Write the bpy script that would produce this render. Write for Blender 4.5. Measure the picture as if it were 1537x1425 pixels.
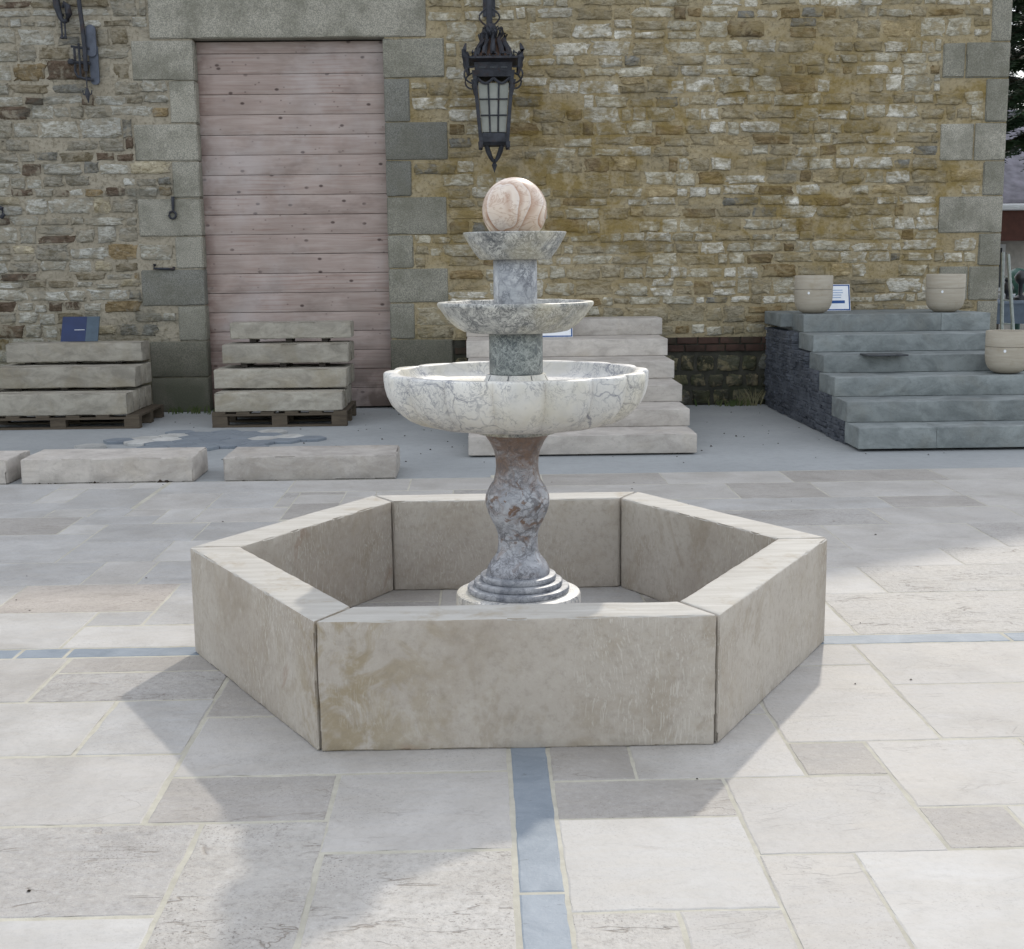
import bpy, math, random
from mathutils import Vector, Matrix, noise
random.seed(7)
sc = bpy.context.scene
for o in list(bpy.data.objects): bpy.data.objects.remove(o)
COL = sc.collection

# ------------------------------------------------------------------ camera
cd = bpy.data.cameras.new('camera'); cam = bpy.data.objects.new('camera', cd); COL.objects.link(cam)
cd.sensor_fit = 'HORIZONTAL'; cd.sensor_width = 36.0; cd.lens = 36.0*1933.8/1537.0
cd.clip_start = 0.05; cd.clip_end = 2000
P, YW, RL = 0.164953, 0.0158714, -0.0109619
fw = Vector((math.sin(YW)*math.cos(P), math.cos(YW)*math.cos(P), -math.sin(P)))
rt0 = Vector((math.cos(YW), -math.sin(YW), 0)); up0 = rt0.cross(fw)
rt = math.cos(RL)*rt0 + math.sin(RL)*up0; up = -math.sin(RL)*rt0 + math.cos(RL)*up0
m = Matrix((rt, up, -fw)).transposed().to_4x4(); m.translation = Vector((0, 0, 1.5))
cam.matrix_world = m
sc.camera = cam

# ------------------------------------------------------------------ sky, sun, exposure
EL, AZ = math.radians(37.5), math.radians(16.0)
w = bpy.data.worlds.new('World'); sc.world = w; w.use_nodes = True
wn = w.node_tree; wn.nodes.clear()
sky = wn.nodes.new('ShaderNodeTexSky'); sky.sky_type = 'NISHITA'; sky.sun_disc = False
sky.sun_elevation = EL; sky.sun_rotation = AZ; sky.air_density = 1.0; sky.dust_density = 1.0; sky.ozone_density = 1.0
bg = wn.nodes.new('ShaderNodeBackground'); bg.inputs['Strength'].default_value = 0.15
wo = wn.nodes.new('ShaderNodeOutputWorld')
veil = wn.nodes.new('ShaderNodeMix'); veil.data_type = 'RGBA'; veil.blend_type = 'MIX'; veil.inputs[0].default_value = 0.62   # thin even veil of high cloud
veil.inputs[7].default_value = (4.2, 4.2, 4.15, 1); wn.links.new(sky.outputs[0], veil.inputs[6])
wn.links.new(veil.outputs[2], bg.inputs[0]); wn.links.new(bg.outputs[0], wo.inputs[0])
sd = bpy.data.lights.new('sun', 'SUN'); sun = bpy.data.objects.new('sun', sd); COL.objects.link(sun)
sd.energy = 0.88; sd.angle = math.radians(1.3); sd.color = (1.0, 0.94, 0.84)
S = Vector((math.sin(AZ)*math.cos(EL), math.cos(AZ)*math.cos(EL), math.sin(EL)))
sun.rotation_euler = S.to_track_quat('Z', 'Y').to_euler(); sun.location = S*40
sc.view_settings.view_transform = 'Standard'; sc.view_settings.look = 'None'
sc.view_settings.gamma = 1.0; sc.view_settings.use_curve_mapping = False
sc.view_settings.exposure = 1.25
sc.render.engine = 'CYCLES'
sc.cycles.max_bounces = 5; sc.cycles.diffuse_bounces = 3; sc.cycles.glossy_bounces = 2; sc.cycles.transmission_bounces = 4

# ------------------------------------------------------------------ helpers: objects
def tag(o, label=None, cat=None, group=None, kind=None):
    if label: o['label'] = label
    if cat: o['category'] = cat
    if group: o['group'] = group
    if kind: o['kind'] = kind
    return o
ROOT = {}
def thing(name, loc, label, cat, group=None):
    o = bpy.data.objects.new(name, None); COL.objects.link(o); o.location = loc
    o.empty_display_size = 0.1; ROOT[o] = Vector(loc)
    return tag(o, label, cat, group)
def wloc(o):
    return ROOT.get(o, Vector((0, 0, 0)))
def ob(name, V, F, mat, parent=None, smooth=None, origin=None, cols=None):
    """one mesh object from world-space vertices"""
    if origin is None:
        if parent is not None: origin = wloc(parent)
        else:
            xs = [v[0] for v in V]; ys = [v[1] for v in V]; zs = [v[2] for v in V]
            origin = Vector(((min(xs)+max(xs))/2, (min(ys)+max(ys))/2, min(zs)))
    origin = Vector(origin)
    me = bpy.data.meshes.new(name)
    me.from_pydata([(v[0]-origin.x, v[1]-origin.y, v[2]-origin.z) for v in V], [], F)
    if cols is not None:
        a = me.color_attributes.new('col', 'FLOAT_COLOR', 'POINT')
        if len(cols) == 3 and not hasattr(cols[0], '__len__'): cols = [cols]*len(V)
        buf = []
        for c in cols: buf += [c[0], c[1], c[2], 1.0]
        a.data.foreach_set('color', buf)
    if smooth is not None:
        me.polygons.foreach_set('use_smooth', [True]*len(me.polygons))
        me.set_sharp_from_angle(angle=math.radians(smooth))
    me.materials.append(mat); me.update()
    o = bpy.data.objects.new(name, me); COL.objects.link(o)
    pl = wloc(parent) if parent is not None else Vector((0, 0, 0))
    o.location = origin - pl; ROOT[o] = origin.copy()
    if parent is not None: o.parent = parent
    return o
class MB:
    def __init__(s): s.V = []; s.F = []; s.C = []
    def add(s, V, F, c=None):
        n = len(s.V); s.V += [tuple(v) for v in V]; s.F += [tuple(i+n for i in f) for f in F]
        if c is not None: s.C += [c]*len(V)
        return s
    def box(s, x0, x1, y0, y1, z0, z1, c=None):
        return s.add(*boxVF(x0, x1, y0, y1, z0, z1), c)
    def ob(s, name, mat, parent=None, smooth=None, origin=None):
        return ob(name, s.V, s.F, mat, parent, smooth, origin, s.C if s.C else None)
def boxVF(x0, x1, y0, y1, z0, z1):
    V = [(x0,y0,z0),(x1,y0,z0),(x1,y1,z0),(x0,y1,z0),(x0,y0,z1),(x1,y0,z1),(x1,y1,z1),(x0,y1,z1)]
    return V, [(0,3,2,1),(4,5,6,7),(0,1,5,4),(1,2,6,5),(2,3,7,6),(3,0,4,7)]
def axisgrid(L, bev, step):
    n = max(1, int(round((L-2*bev)/step)))
    return [0.0]+[bev+(L-2*bev)*i/n for i in range(n+1)]+[L]
def rblock(L, W, H, bev=0.008, amp=0.002, chip=0.004, step=0.08, seed=0.0, fn=None, freq=5.0, hstep=None):
    """rounded, slightly uneven dressed block: x 0..L, y 0..W, z 0..H, then mapped by fn"""
    ax = [axisgrid(L, bev, step), axisgrid(W, bev, step), axisgrid(H, bev, hstep or step)]
    n = [len(a)-1 for a in ax]; D = (L, W, H)
    idx = {}; V = []; F = []
    sv = Vector((seed*13.7, seed*7.1, seed*3.3))
    def vert(i, j, k):
        key = (i, j, k)
        if key in idx: return idx[key]
        p = Vector((ax[0][i], ax[1][j], ax[2][k]))
        c = Vector([min(max(p[q], bev), D[q]-bev) for q in range(3)])
        d = p-c; ext = sum(1 for q, t in enumerate(key) if t in (0, n[q]))
        if d.length > 1e-9: p = c + d.normalized()*bev
        nv = noise.noise_vector(p*freq+sv)
        p = p + nv*amp
        if ext >= 2 and chip:
            k2 = max(0.0, noise.noise(p*26+sv)-0.05)*1.6
            mid = Vector((L/2, W/2, H/2)); dd = Vector([(1 if mid[q] > p[q] else -1) if key[q] in (0, n[q]) else 0 for q in range(3)])
            p = p + dd*chip*k2*1.8
        q = fn(p) if fn else p
        idx[key] = len(V); V.append(tuple(q)); return idx[key]
    for i in range(n[0]):
        for j in range(n[1]):
            F.append((vert(i,j,0),vert(i,j+1,0),vert(i+1,j+1,0),vert(i+1,j,0)))
            F.append((vert(i,j,n[2]),vert(i+1,j,n[2]),vert(i+1,j+1,n[2]),vert(i,j+1,n[2])))
        for k in range(n[2]):
            F.append((vert(i,0,k),vert(i+1,0,k),vert(i+1,0,k+1),vert(i,0,k+1)))
            F.append((vert(i,n[1],k),vert(i,n[1],k+1),vert(i+1,n[1],k+1),vert(i+1,n[1],k)))
    for j in range(n[1]):
        for k in range(n[2]):
            F.append((vert(0,j,k),vert(0,j,k+1),vert(0,j+1,k+1),vert(0,j+1,k)))
            F.append((vert(n[0],j,k),vert(n[0],j+1,k),vert(n[0],j+1,k+1),vert(n[0],j,k+1)))
    return V, F
SEED = [0]
def block(name, x0, x1, y0, y1, z0, z1, mat, parent=None, rot=0.0, smooth=28, cols=None, **kw):
    SEED[0] += 1
    cx, cy = (x0+x1)/2, (y0+y1)/2; c, s = math.cos(rot), math.sin(rot)
    def fn(p):
        x, y = p.x+x0-cx, p.y+y0-cy
        return (cx+c*x-s*y, cy+s*x+c*y, p.z+z0)
    V, F = rblock(x1-x0, y1-y0, z1-z0, seed=SEED[0], fn=fn, **kw)
    return ob(name, V, F, mat, parent, smooth, cols=cols)
def lathe(prof, cx, cy, n=64, lobe=None):
    """profile of (r, z[, lobe amount]); closed at r=0 ends"""
    V = []; F = []; rings = []
    for pr in prof:
        r, z = pr[0], pr[1]; la = pr[2] if len(pr) > 2 else 0
        if r < 1e-6:
            rings.append([len(V)]); V.append((cx, cy, z)); continue
        ring = []
        for i in range(n):
            a = 2*math.pi*i/n; rr = r*(1-la*lobe(a)) if (lobe and la) else r
            ring.append(len(V)); V.append((cx+rr*math.cos(a), cy+rr*math.sin(a), z))
        rings.append(ring)
    for A, B in zip(rings, rings[1:]):
        for i in range(n):
            j = (i+1) % n
            if len(A) == 1 and len(B) == 1: continue
            if len(A) == 1: F.append((A[0], B[j], B[i]))
            elif len(B) == 1: F.append((A[i], A[j], B[0]))
            else: F.append((A[i], A[j], B[j], B[i]))
    return V, F
def tube(pts, r, n=8, taper=None):
    V = []; F = []; pts = [Vector(p) for p in pts]
    for i, p in enumerate(pts):
        d = (pts[min(i+1, len(pts)-1)]-pts[max(i-1, 0)]).normalized()
        u = d.orthogonal().normalized() if abs(d.z) > .99 else d.cross(Vector((0, 0, 1))).normalized()
        v = d.cross(u); rr = r if taper is None else r*taper[i]
        for k in range(n):
            a = 2*math.pi*k/n; q = p+(u*math.cos(a)+v*math.sin(a))*rr; V.append(tuple(q))
    for i in range(len(pts)-1):
        for k in range(n):
            l = (k+1) % n
            F.append((i*n+k, i*n+l, (i+1)*n+l, (i+1)*n+k))
    F.append(tuple(range(n-1, -1, -1))); F.append(tuple((len(pts)-1)*n+k for k in range(n)))
    return V, F

# ------------------------------------------------------------------ helpers: materials
def lin(r, g, b):
    f = lambda c: (c/255/12.92) if c/255 <= .04045 else ((c/255+.055)/1.055)**2.4
    return (f(r), f(g), f(b))
class Mt:
    def __init__(s, name, rough=0.8, spec=0.3):
        s.m = bpy.data.materials.new(name); s.m.use_nodes = True; s.t = s.m.node_tree
        s.b = s.t.nodes['Principled BSDF']; s.b.inputs['Roughness'].default_value = rough
        s.b.inputs['Specular IOR Level'].default_value = spec
        g = s.n('ShaderNodeNewGeometry'); s.pos = g.outputs['Position']; s.nrm = g.outputs['Normal']
    def n(s, t): return s.t.nodes.new(t)
    def l(s, a, b): s.t.links.new(a, b)
    def put(s, sock, v):
        if isinstance(v, (int, float)): sock.default_value = v
        elif isinstance(v, (tuple, list)):
            sock.default_value = tuple(v)+(1,) if (len(v) == 3 and len(sock.default_value) == 4) else tuple(v)
        else: s.l(v, sock)
    def rnd(s):
        return s.n('ShaderNodeObjectInfo').outputs['Random']
    def vmath(s, op, a, b=None):
        x = s.n('ShaderNodeVectorMath'); x.operation = op; s.put(x.inputs[0], a)
        if b is not None: s.put(x.inputs[3] if op == 'SCALE' else x.inputs[1], b)
        return x.outputs[0]
    def math(s, op, a, b=0.0, clamp=False):
        x = s.n('ShaderNodeMath'); x.operation = op; x.use_clamp = clamp; s.put(x.inputs[0], a); s.put(x.inputs[1], b); return x.outputs[0]
    def own(s, k=37.0):
        """world position shifted by a per-object random offset"""
        c = s.n('ShaderNodeCombineXYZ'); r = s.rnd()
        s.l(s.math('MULTIPLY', r, k), c.inputs[0]); s.l(s.math('MULTIPLY', r, k*1.7), c.inputs[1]); s.l(s.math('MULTIPLY', r, k*.6), c.inputs[2])
        return s.vmath('ADD', s.pos, c.outputs[0])
    def noise(s, scale, detail=4, rough=.55, vec=None, dist=0.0, color=False):
        x = s.n('ShaderNodeTexNoise'); x.inputs['Scale'].default_value = scale; x.inputs['Detail'].default_value = min(detail, 4)
        x.inputs['Roughness'].default_value = rough; x.inputs['Distortion'].default_value = dist
        s.l(vec if vec is not None else s.pos, x.inputs['Vector']); return x.outputs['Color' if color else 'Fac']
    def xz(s, v):
        q = s.sep(v); c = s.n('ShaderNodeCombineXYZ'); s.l(q[0], c.inputs[0]); s.l(q[2], c.inputs[1]); return c.outputs[0]
    def vor(s, scale, vec=None, feat='F1', out='Distance', rand=1.0, dim='3D'):
        x = s.n('ShaderNodeTexVoronoi'); x.voronoi_dimensions = dim; x.feature = feat; x.inputs['Scale'].default_value = scale; x.inputs['Randomness'].default_value = rand
        s.l(vec if vec is not None else s.pos, x.inputs['Vector']); return x.outputs[out]
    def rng(s, v, a, b, c=0.0, d=1.0):
        x = s.n('ShaderNodeMapRange'); s.put(x.inputs[0], v)
        for i, q in enumerate((a, b, c, d)): x.inputs[i+1].default_value = q
        return x.outputs[0]
    def mix(s, f, a, b, mode='MIX'):
        x = s.n('ShaderNodeMix'); x.data_type = 'RGBA'; x.blend_type = mode
        s.put(x.inputs[0], f); s.put(x.inputs[6], a); s.put(x.inputs[7], b); return x.outputs[2]
    def attr(s, name='col'):
        x = s.n('ShaderNodeAttribute'); x.attribute_name = name; return x.outputs['Color']
    def sep(s, v):
        x = s.n('ShaderNodeSeparateXYZ'); s.l(v, x.inputs[0]); return x.outputs
    def bump(s, h, strength=.3, dist=.01):
        x = s.n('ShaderNodeBump'); x.inputs['Strength'].default_value = strength; x.inputs['Distance'].default_value = dist
        s.l(h, x.inputs['Height']); s.l(x.outputs[0], s.b.inputs['Normal']); return s
    def col(s, c): s.put(s.b.inputs['Base Color'], c); return s
    def rough(s, r): s.put(s.b.inputs['Roughness'], r); return s
    def stretch(s, v, k): return s.vmath('MULTIPLY', v, k)
def near(m, v, c, w):
    """1 where v is within w of c"""
    return m.rng(m.math('ABSOLUTE', m.math('SUBTRACT', v, c)), 0.0, w, 1.0, 0.0)

def mat_concrete():
    m = Mt('concrete_yard', .85)
    a = m.noise(.9, 5); b = m.noise(14, 6, .7); c = m.vor(55)
    x = m.mix(m.rng(a, .3, .7), (.265, .275, .275), (.33, .34, .34))
    x = m.mix(m.rng(b, .45, .75, 0, .35), x, (.20, .205, .20))
    x = m.mix(m.rng(m.noise(120, 2), .62, .75, 0, .5), x, (.45, .45, .44))
    m.col(x).bump(m.math('ADD', m.noise(60, 4, .7), m.math('MULTIPLY', c, .3)), .35, .006); return m.m
def mat_slab():
    m = Mt('limestone_paving', .62, .35)
    p = m.own(); c = m.attr()
    rough = m.n('ShaderNodeAttribute'); rough.attribute_name = 'wear'; wr = rough.outputs['Fac']
    a = m.noise(3.0, 5, .65, p, .6); b = m.noise(9, 5, .6, m.stretch(p, (.5, 2.2, 1)), 1.2)
    wr1 = m.math('ADD', m.math('MULTIPLY', wr, .85), .15)
    x = m.mix(m.rng(a, .3, .7), m.mix(.9, c, (.80, .785, .76), 'MULTIPLY'), m.mix(.9, c, (1.06, 1.055, 1.04), 'MULTIPLY'))
    x = m.mix(m.rng(b, .38, .68, 0, .22), x, (.43, .385, .32))
    g = m.noise(48, 4, .75, p); x = m.mix(m.math('MULTIPLY', m.rng(g, .50, .68), m.math('MULTIPLY', wr1, .45)), x, (.19, .175, .155))
    x = m.mix(m.math('MULTIPLY', m.rng(g, .44, .30), m.math('MULTIPLY', wr1, .35)), x, (.56, .54, .51))
    v = m.math('MULTIPLY', m.math('MULTIPLY', near(m, m.noise(3.4, 4, .62, m.stretch(p, (.55, 1.5, 1)), .8), .5, .010), m.rng(m.noise(5.5, 3, .5, m.vmath('ADD', p, (4, 4, 4))), .48, .60)), wr)
    x = m.mix(m.math('MULTIPLY', v, .65), x, (.15, .115, .085))
    pit = m.rng(m.noise(130, 3, .7, p), .56, .68)
    msk = m.rng(m.noise(3.2, 4, .6, p), .40, .60)
    x = m.mix(m.math('MULTIPLY', m.math('MULTIPLY', pit, msk), m.math('ADD', m.math('MULTIPLY', wr, .7), .2)), x, (.13, .115, .10))
    dirt = m.rng(m.noise(1.6, 6, .7), .50, .70, 0, .3)
    x = m.mix(dirt, x, (.22, .20, .17))
    m.col(x)
    h = m.math('ADD', m.math('MULTIPLY', m.noise(38, 5, .7, p), m.math('ADD', m.math('MULTIPLY', wr, .9), .3)), m.math('MULTIPLY', v, -.8))
    m.rough(m.rng(a, .3, .7, .55, .75)).bump(h, .55, .008); return m.m
def mat_joint():
    m = Mt('joint_sand', .95, .1)
    x = m.mix(m.rng(m.noise(30, 5), .3, .7), (.41, .385, .32), (.49, .465, .39))
    x = m.mix(m.rng(m.noise(3.5, 4), .46, .66, 0, .55), x, (.32, .30, .25))
    m.col(x).bump(m.noise(220, 3), .5, .003); return m.m
def mat_slate(name='slate_strip', base=(.165, .195, .225), pale=(.25, .28, .31)):
    m = Mt(name, .6, .4); p = m.own()
    x = m.mix(m.rng(m.noise(6, 6, .65, p, .8), .3, .7), base, pale)
    x = m.mix(m.rng(m.noise(22, 5, .7, m.stretch(p, (1, 3, 1)), 1), .62, .72, 0, .6), x, (.08, .09, .10))
    x = m.mix(m.rng(m.noise(120, 2), .64, .75, 0, .35), x, (.36, .38, .40))
    m.col(x).bump(m.noise(30, 6, .7, p), .4, .006); return m.m
def mat_basin():
    m = Mt('sawn_limestone', .72, .25); p = m.own(11)
    up_ = m.sep(m.nrm)[2]; top = m.rng(up_, .5, .8)
    big = m.noise(1.7, 5, .6, p, .5); mid = m.noise(6, 6, .78, p, .25)
    x = m.mix(m.rng(big, .35, .65), (.345, .30, .25), (.43, .388, .335))
    x = m.mix(m.rng(mid, .50, .70, 0, .3), x, (.28, .225, .15))
    st = m.math('MULTIPLY', m.rng(m.noise(2.6, 6, .7, m.stretch(p, (1.2, 1.2, .8)), 1.2), .52, .60), m.rng(m.noise(1.2, 3, .5, p), .42, .55))
    x = m.mix(m.math('MULTIPLY', st, .25), x, (.19, .14, .075))
    fx, fy, fz = m.sep(m.pos)   # iron and algae stain on the near block's chipped end
    fs = m.math('MULTIPLY', m.math('MULTIPLY', m.rng(fx, -.05, -.42), m.rng(fy, 3.95, 3.80)), m.rng(m.noise(7, 4, .65, None, .8), .44, .56))
    x = m.mix(m.math('MULTIPLY', fs, .6), x, (.235, .175, .08))
    gr_ = m.noise(34, 4, .75, p); x = m.mix(m.rng(gr_, .5, .68, 0, .3), x, (.20, .17, .135)); x = m.mix(m.rng(gr_, .44, .3, 0, .3), x, (.48, .44, .38))
    red = m.rng(m.noise(4.2, 5, .6, m.vmath('ADD', p, (5, 9, 2)), .6), .66, .76, 0, .6)
    x = m.mix(red, x, (.22, .125, .075))
    # pale tooling scratches
    q = m.vmath('ADD', m.stretch(p, (150, 150, 30)), m.vmath('SCALE', m.noise(3, 3, .5, p, 0, True), 16.0))
    sc1 = m.rng(m.noise(1.0, 2, .6, q), .54, .66)
    msk = m.rng(m.noise(2.6, 4, .6, m.vmath('ADD', p, (3, 1, 7))), .40, .58)
    scr = m.math('MULTIPLY', m.math('MULTIPLY', sc1, msk), m.math('SUBTRACT', 1.0, top))
    x = m.mix(m.math('MULTIPLY', scr, .6), x, (.52, .48, .42))
    # fine sawn banding on the top faces
    band = m.noise(1.0, 4, .6, m.stretch(p, (4, 30, 30)), .4)
    tcol = m.mix(m.rng(band, .3, .7), (.37, .345, .305), (.47, .45, .41))
    tcol = m.mix(m.rng(mid, .55, .70, 0, .6), tcol, (.31, .26, .19))
    x = m.mix(top, x, tcol)
    h = m.math('ADD', m.math('MULTIPLY', m.noise(60, 5, .7, p), .6), m.math('MULTIPLY', scr, .5))
    m.col(x).bump(h, .4, .005); return m.m
def mat_block(name, a, b, stain=(.33, .27, .18), vs=(1, 1, 5), st=.6):
    m = Mt(name, .78, .25); p = m.own(9)
    x = m.mix(m.rng(m.noise(3, 5, .65, m.stretch(p, vs), .9), .36, .64), tuple(c*.88 for c in a), tuple(c*1.06 for c in b))
    x = m.mix(m.rng(m.noise(2.2, 5, .65, p, .9), .50, .68, 0, st), x, stain)
    g = m.noise(22, 4, .8, m.stretch(p, (1, 1, 1.3)), .2)
    x = m.mix(m.rng(g, .52, .68, 0, .32), x, tuple(c*.55 for c in a)); x = m.mix(m.rng(g, .42, .28, 0, .3), x, tuple(min(.75, c*1.3) for c in b))
    tv = m.rng(m.rnd(), 0, 1, .86, 1.1); cv = m.n('ShaderNodeCombineColor'); m.l(tv, cv.inputs[0]); m.l(tv, cv.inputs[1]); m.l(m.math('MULTIPLY', tv, .985), cv.inputs[2]); x = m.mix(1.0, x, cv.outputs[0], 'MULTIPLY')
    m.col(x).bump(m.math('ADD', m.noise(45, 5, .7, p), m.math('MULTIPLY', m.noise(7, 4, .6, p), .7)), .45, .007); return m.m
def mat_stone():
    m = Mt('rubble_stone', .9, .15); c = m.attr(); p = m.own(5)
    a = m.noise(11, 4, .75, m.stretch(p, (.7, 1, 1.7)), .9); b = m.noise(32, 4, .8, m.stretch(p, (.8, 1, 1.4)))
    x = m.mix(m.rng(a, .36, .64), m.mix(1.0, c, (.58, .54, .45), 'MULTIPLY'), m.mix(1.0, c, (1.3, 1.3, 1.3), 'MULTIPLY'))
    x = m.mix(m.rng(b, .52, .66, 0, .75), x, m.mix(1.0, c, (.34, .31, .25), 'MULTIPLY'))
    X = m.sep(m.pos)[0]
    mor = m.mix(m.rng(X, -2.5, -1.0), (.31, .272, .205), (.32, .26, .155))
    x = m.mix(m.rng(m.noise(8, 4, .65, m.vmath('ADD', p, (6, 6, 6)), .5), .50, .60, 0, .8), x, mor)
    x = stains(m, x, .7)
    m.col(x).bump(m.math('ADD', m.noise(20, 6, .75, m.stretch(p, (.7, 1, 1.8))), m.math('MULTIPLY', b, .8)), 1.0, .022); return m.m
def stains(m, x, k):
    """ochre lichen / iron staining and soot patches that run over stone and mortar alike"""
    X, Y, Z = m.sep(m.pos)
    right = m.rng(X, -2.0, 0.0); mid = m.math('MULTIPLY', m.rng(Z, .9, 1.7), m.rng(Z, 4.2, 3.2))
    o = m.math('MULTIPLY', m.rng(m.noise(1.3, 4, .7, m.stretch(m.pos, (.8, 1, 1.6)), 1.0), .43, .56), m.rng(m.noise(6, 4, .65), .36, .56))
    o = m.math('MULTIPLY', o, m.math('MULTIPLY', right, mid))
    x = m.mix(m.math('MULTIPLY', o, k), x, (.215, .15, .042))
    soot = m.math('MULTIPLY', m.rng(m.noise(2.2, 6, .7, m.vmath('ADD', m.stretch(m.pos, (.6, 1, 1.6)), (4, 0, 9)), .8), .52, .68), .55)
    x = m.mix(m.math('MULTIPLY', m.math('MULTIPLY', soot, k), m.rng(X, -2.5, -1.0, 1.5, .75)), x, (.10, .10, .085))
    low = m.math('MULTIPLY', m.rng(Z, 1.1, .2), m.rng(m.noise(3, 5, .65), .35, .6))
    x = m.mix(m.math('MULTIPLY', low, .6), x, (.09, .095, .045))
    return x
def mat_mortar():
    m = Mt('lime_mortar', .95, .1)
    X, Y, Z = m.sep(m.pos)
    a = m.noise(2.2, 5, .6); b = m.noise(26, 6, .75)
    l = m.mix(m.rng(a, .3, .7), (.28, .245, .185), (.36, .32, .25))
    r = m.mix(m.rng(a, .3, .7), (.30, .24, .14), (.40, .335, .22))
    x = m.mix(m.rng(X, -2.5, -1.0), l, r)
    x = m.mix(m.rng(b, .5, .68, 0, .7), x, (.115, .092, .055)); x = m.mix(m.rng(b, .42, .28, 0, .4), x, (.42, .37, .28))
    x = stains(m, x, .75)
    m.col(x).bump(m.math('ADD', b, m.noise(9, 5, .7)), .9, .02); return m.m
def mat_granite():
    m = Mt('granite', .85, .25); p = m.own(7); c = m.attr()
    sp = m.noise(115, 2, .6, p); s2 = m.noise(60, 3, .7, m.vmath('ADD', p, (2, 5, 1)))
    x = m.mix(m.rng(sp, .42, .58), m.mix(1.0, c, (.72, .72, .70), 'MULTIPLY'), m.mix(1.0, c, (1.25, 1.23, 1.18), 'MULTIPLY'))
    x = m.mix(m.rng(s2, .55, .7, 0, .4), x, (.09, .095, .085))
    x = m.mix(m.rng(m.noise(2.6, 5, .7), .44, .64, 0, .62), x, (.125, .12, .09))
    Z = m.sep(m.pos)[2]
    x = m.mix(m.math('MULTIPLY', m.rng(Z, .9, .1), m.rng(m.noise(4, 5), .35, .6, .25, .8)), x, (.07, .075, .05))
    m.col(x).bump(m.noise(50, 5, .75, p), .5, .008); return m.m
def mat_wood_door():
    m = Mt('pale_pink_boards', .75, .25); p = m.own(23)
    g = m.noise(1.0, 5, .6, m.stretch(p, (1.6, 20, 22)), 1.2)
    x = m.mix(m.rng(g, .3, .7), (.295, .225, .195), (.385, .315, .28))
    rings = m.n('ShaderNodeTexWave'); rings.wave_type = 'RINGS'; rings.inputs['Scale'].default_value = 2.2; rings.inputs['Distortion'].default_value = 5; rings.inputs['Detail'].default_value = 3
    m.l(m.stretch(p, (.55, 1, 4.5)), rings.inputs['Vector'])
    x = m.mix(m.math('MULTIPLY', m.rng(rings.outputs['Fac'], .72, .95), m.rng(m.noise(1.4, 3, .5, p), .5, .6, 0, .55)), x, (.25, .16, .13))
    kd = m.vor(2.6, m.xz(m.stretch(p, (1, 1, 1.6))), dim='2D')
    x = m.mix(m.math('MULTIPLY', m.rng(kd, .07, .035, 0, .85), m.rng(m.noise(2.3, 2, .5, m.vmath('ADD', p, (1, 2, 3))), .44, .52)), x, (.05, .03, .027))
    k2 = m.vor(5.5, m.xz(m.stretch(m.vmath('ADD', p, (3, 0, 8)), (1, 1, 1.3))), dim='2D')
    x = m.mix(m.math('MULTIPLY', m.rng(k2, .075, .02, 0, .6), m.rng(m.noise(3.1, 2, .5, m.vmath('ADD', p, (9, 2, 5))), .48, .56)), x, (.08, .045, .038))
    X, Y, Z = m.sep(m.pos)
    x = m.mix(m.rng(m.noise(1.3, 4, .65), .5, .68, 0, .4), x, (.45, .41, .40)); x = m.mix(m.rng(m.noise(2.1, 4, .7, m.vmath('ADD', m.stretch(m.pos, (.7, 1, 1.5)), (3, 0, 1))), .52, .68, 0, .45), x, (.17, .125, .105)); x = m.mix(m.math('MULTIPLY', m.rng(Z, .7, .05), m.rng(m.noise(5, 4), .3, .55)), x, (.12, .09, .075))
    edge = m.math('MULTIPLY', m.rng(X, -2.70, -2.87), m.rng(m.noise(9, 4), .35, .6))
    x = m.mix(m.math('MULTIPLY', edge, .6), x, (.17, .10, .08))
    m.col(x).bump(g, .25, .004); return m.m
def mat_wood(name, a, b):
    m = Mt(name, .85, .2); p = m.own(17)
    g = m.noise(1.0, 5, .6, m.stretch(p, (4, 25, 30)), .8)
    m.col(m.mix(m.rng(g, .3, .7), a, b)).bump(g, .4, .005); return m.m
def mat_iron():
    m = Mt('old_iron', .62, .4); p = m.own(3)
    x = m.mix(m.rng(m.noise(12, 5, .7, p), .35, .65), (.018, .019, .024), (.045, .048, .058))
    x = m.mix(m.rng(m.noise(9, 6, .7, m.vmath('ADD', p, (2, 4, 4))), .54, .68, 0, .6), x, (.05, .024, .015))
    m.b.inputs['Metallic'].default_value = .25
    m.col(x).bump(m.noise(50, 5, .7, p), .5, .005); return m.m
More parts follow.
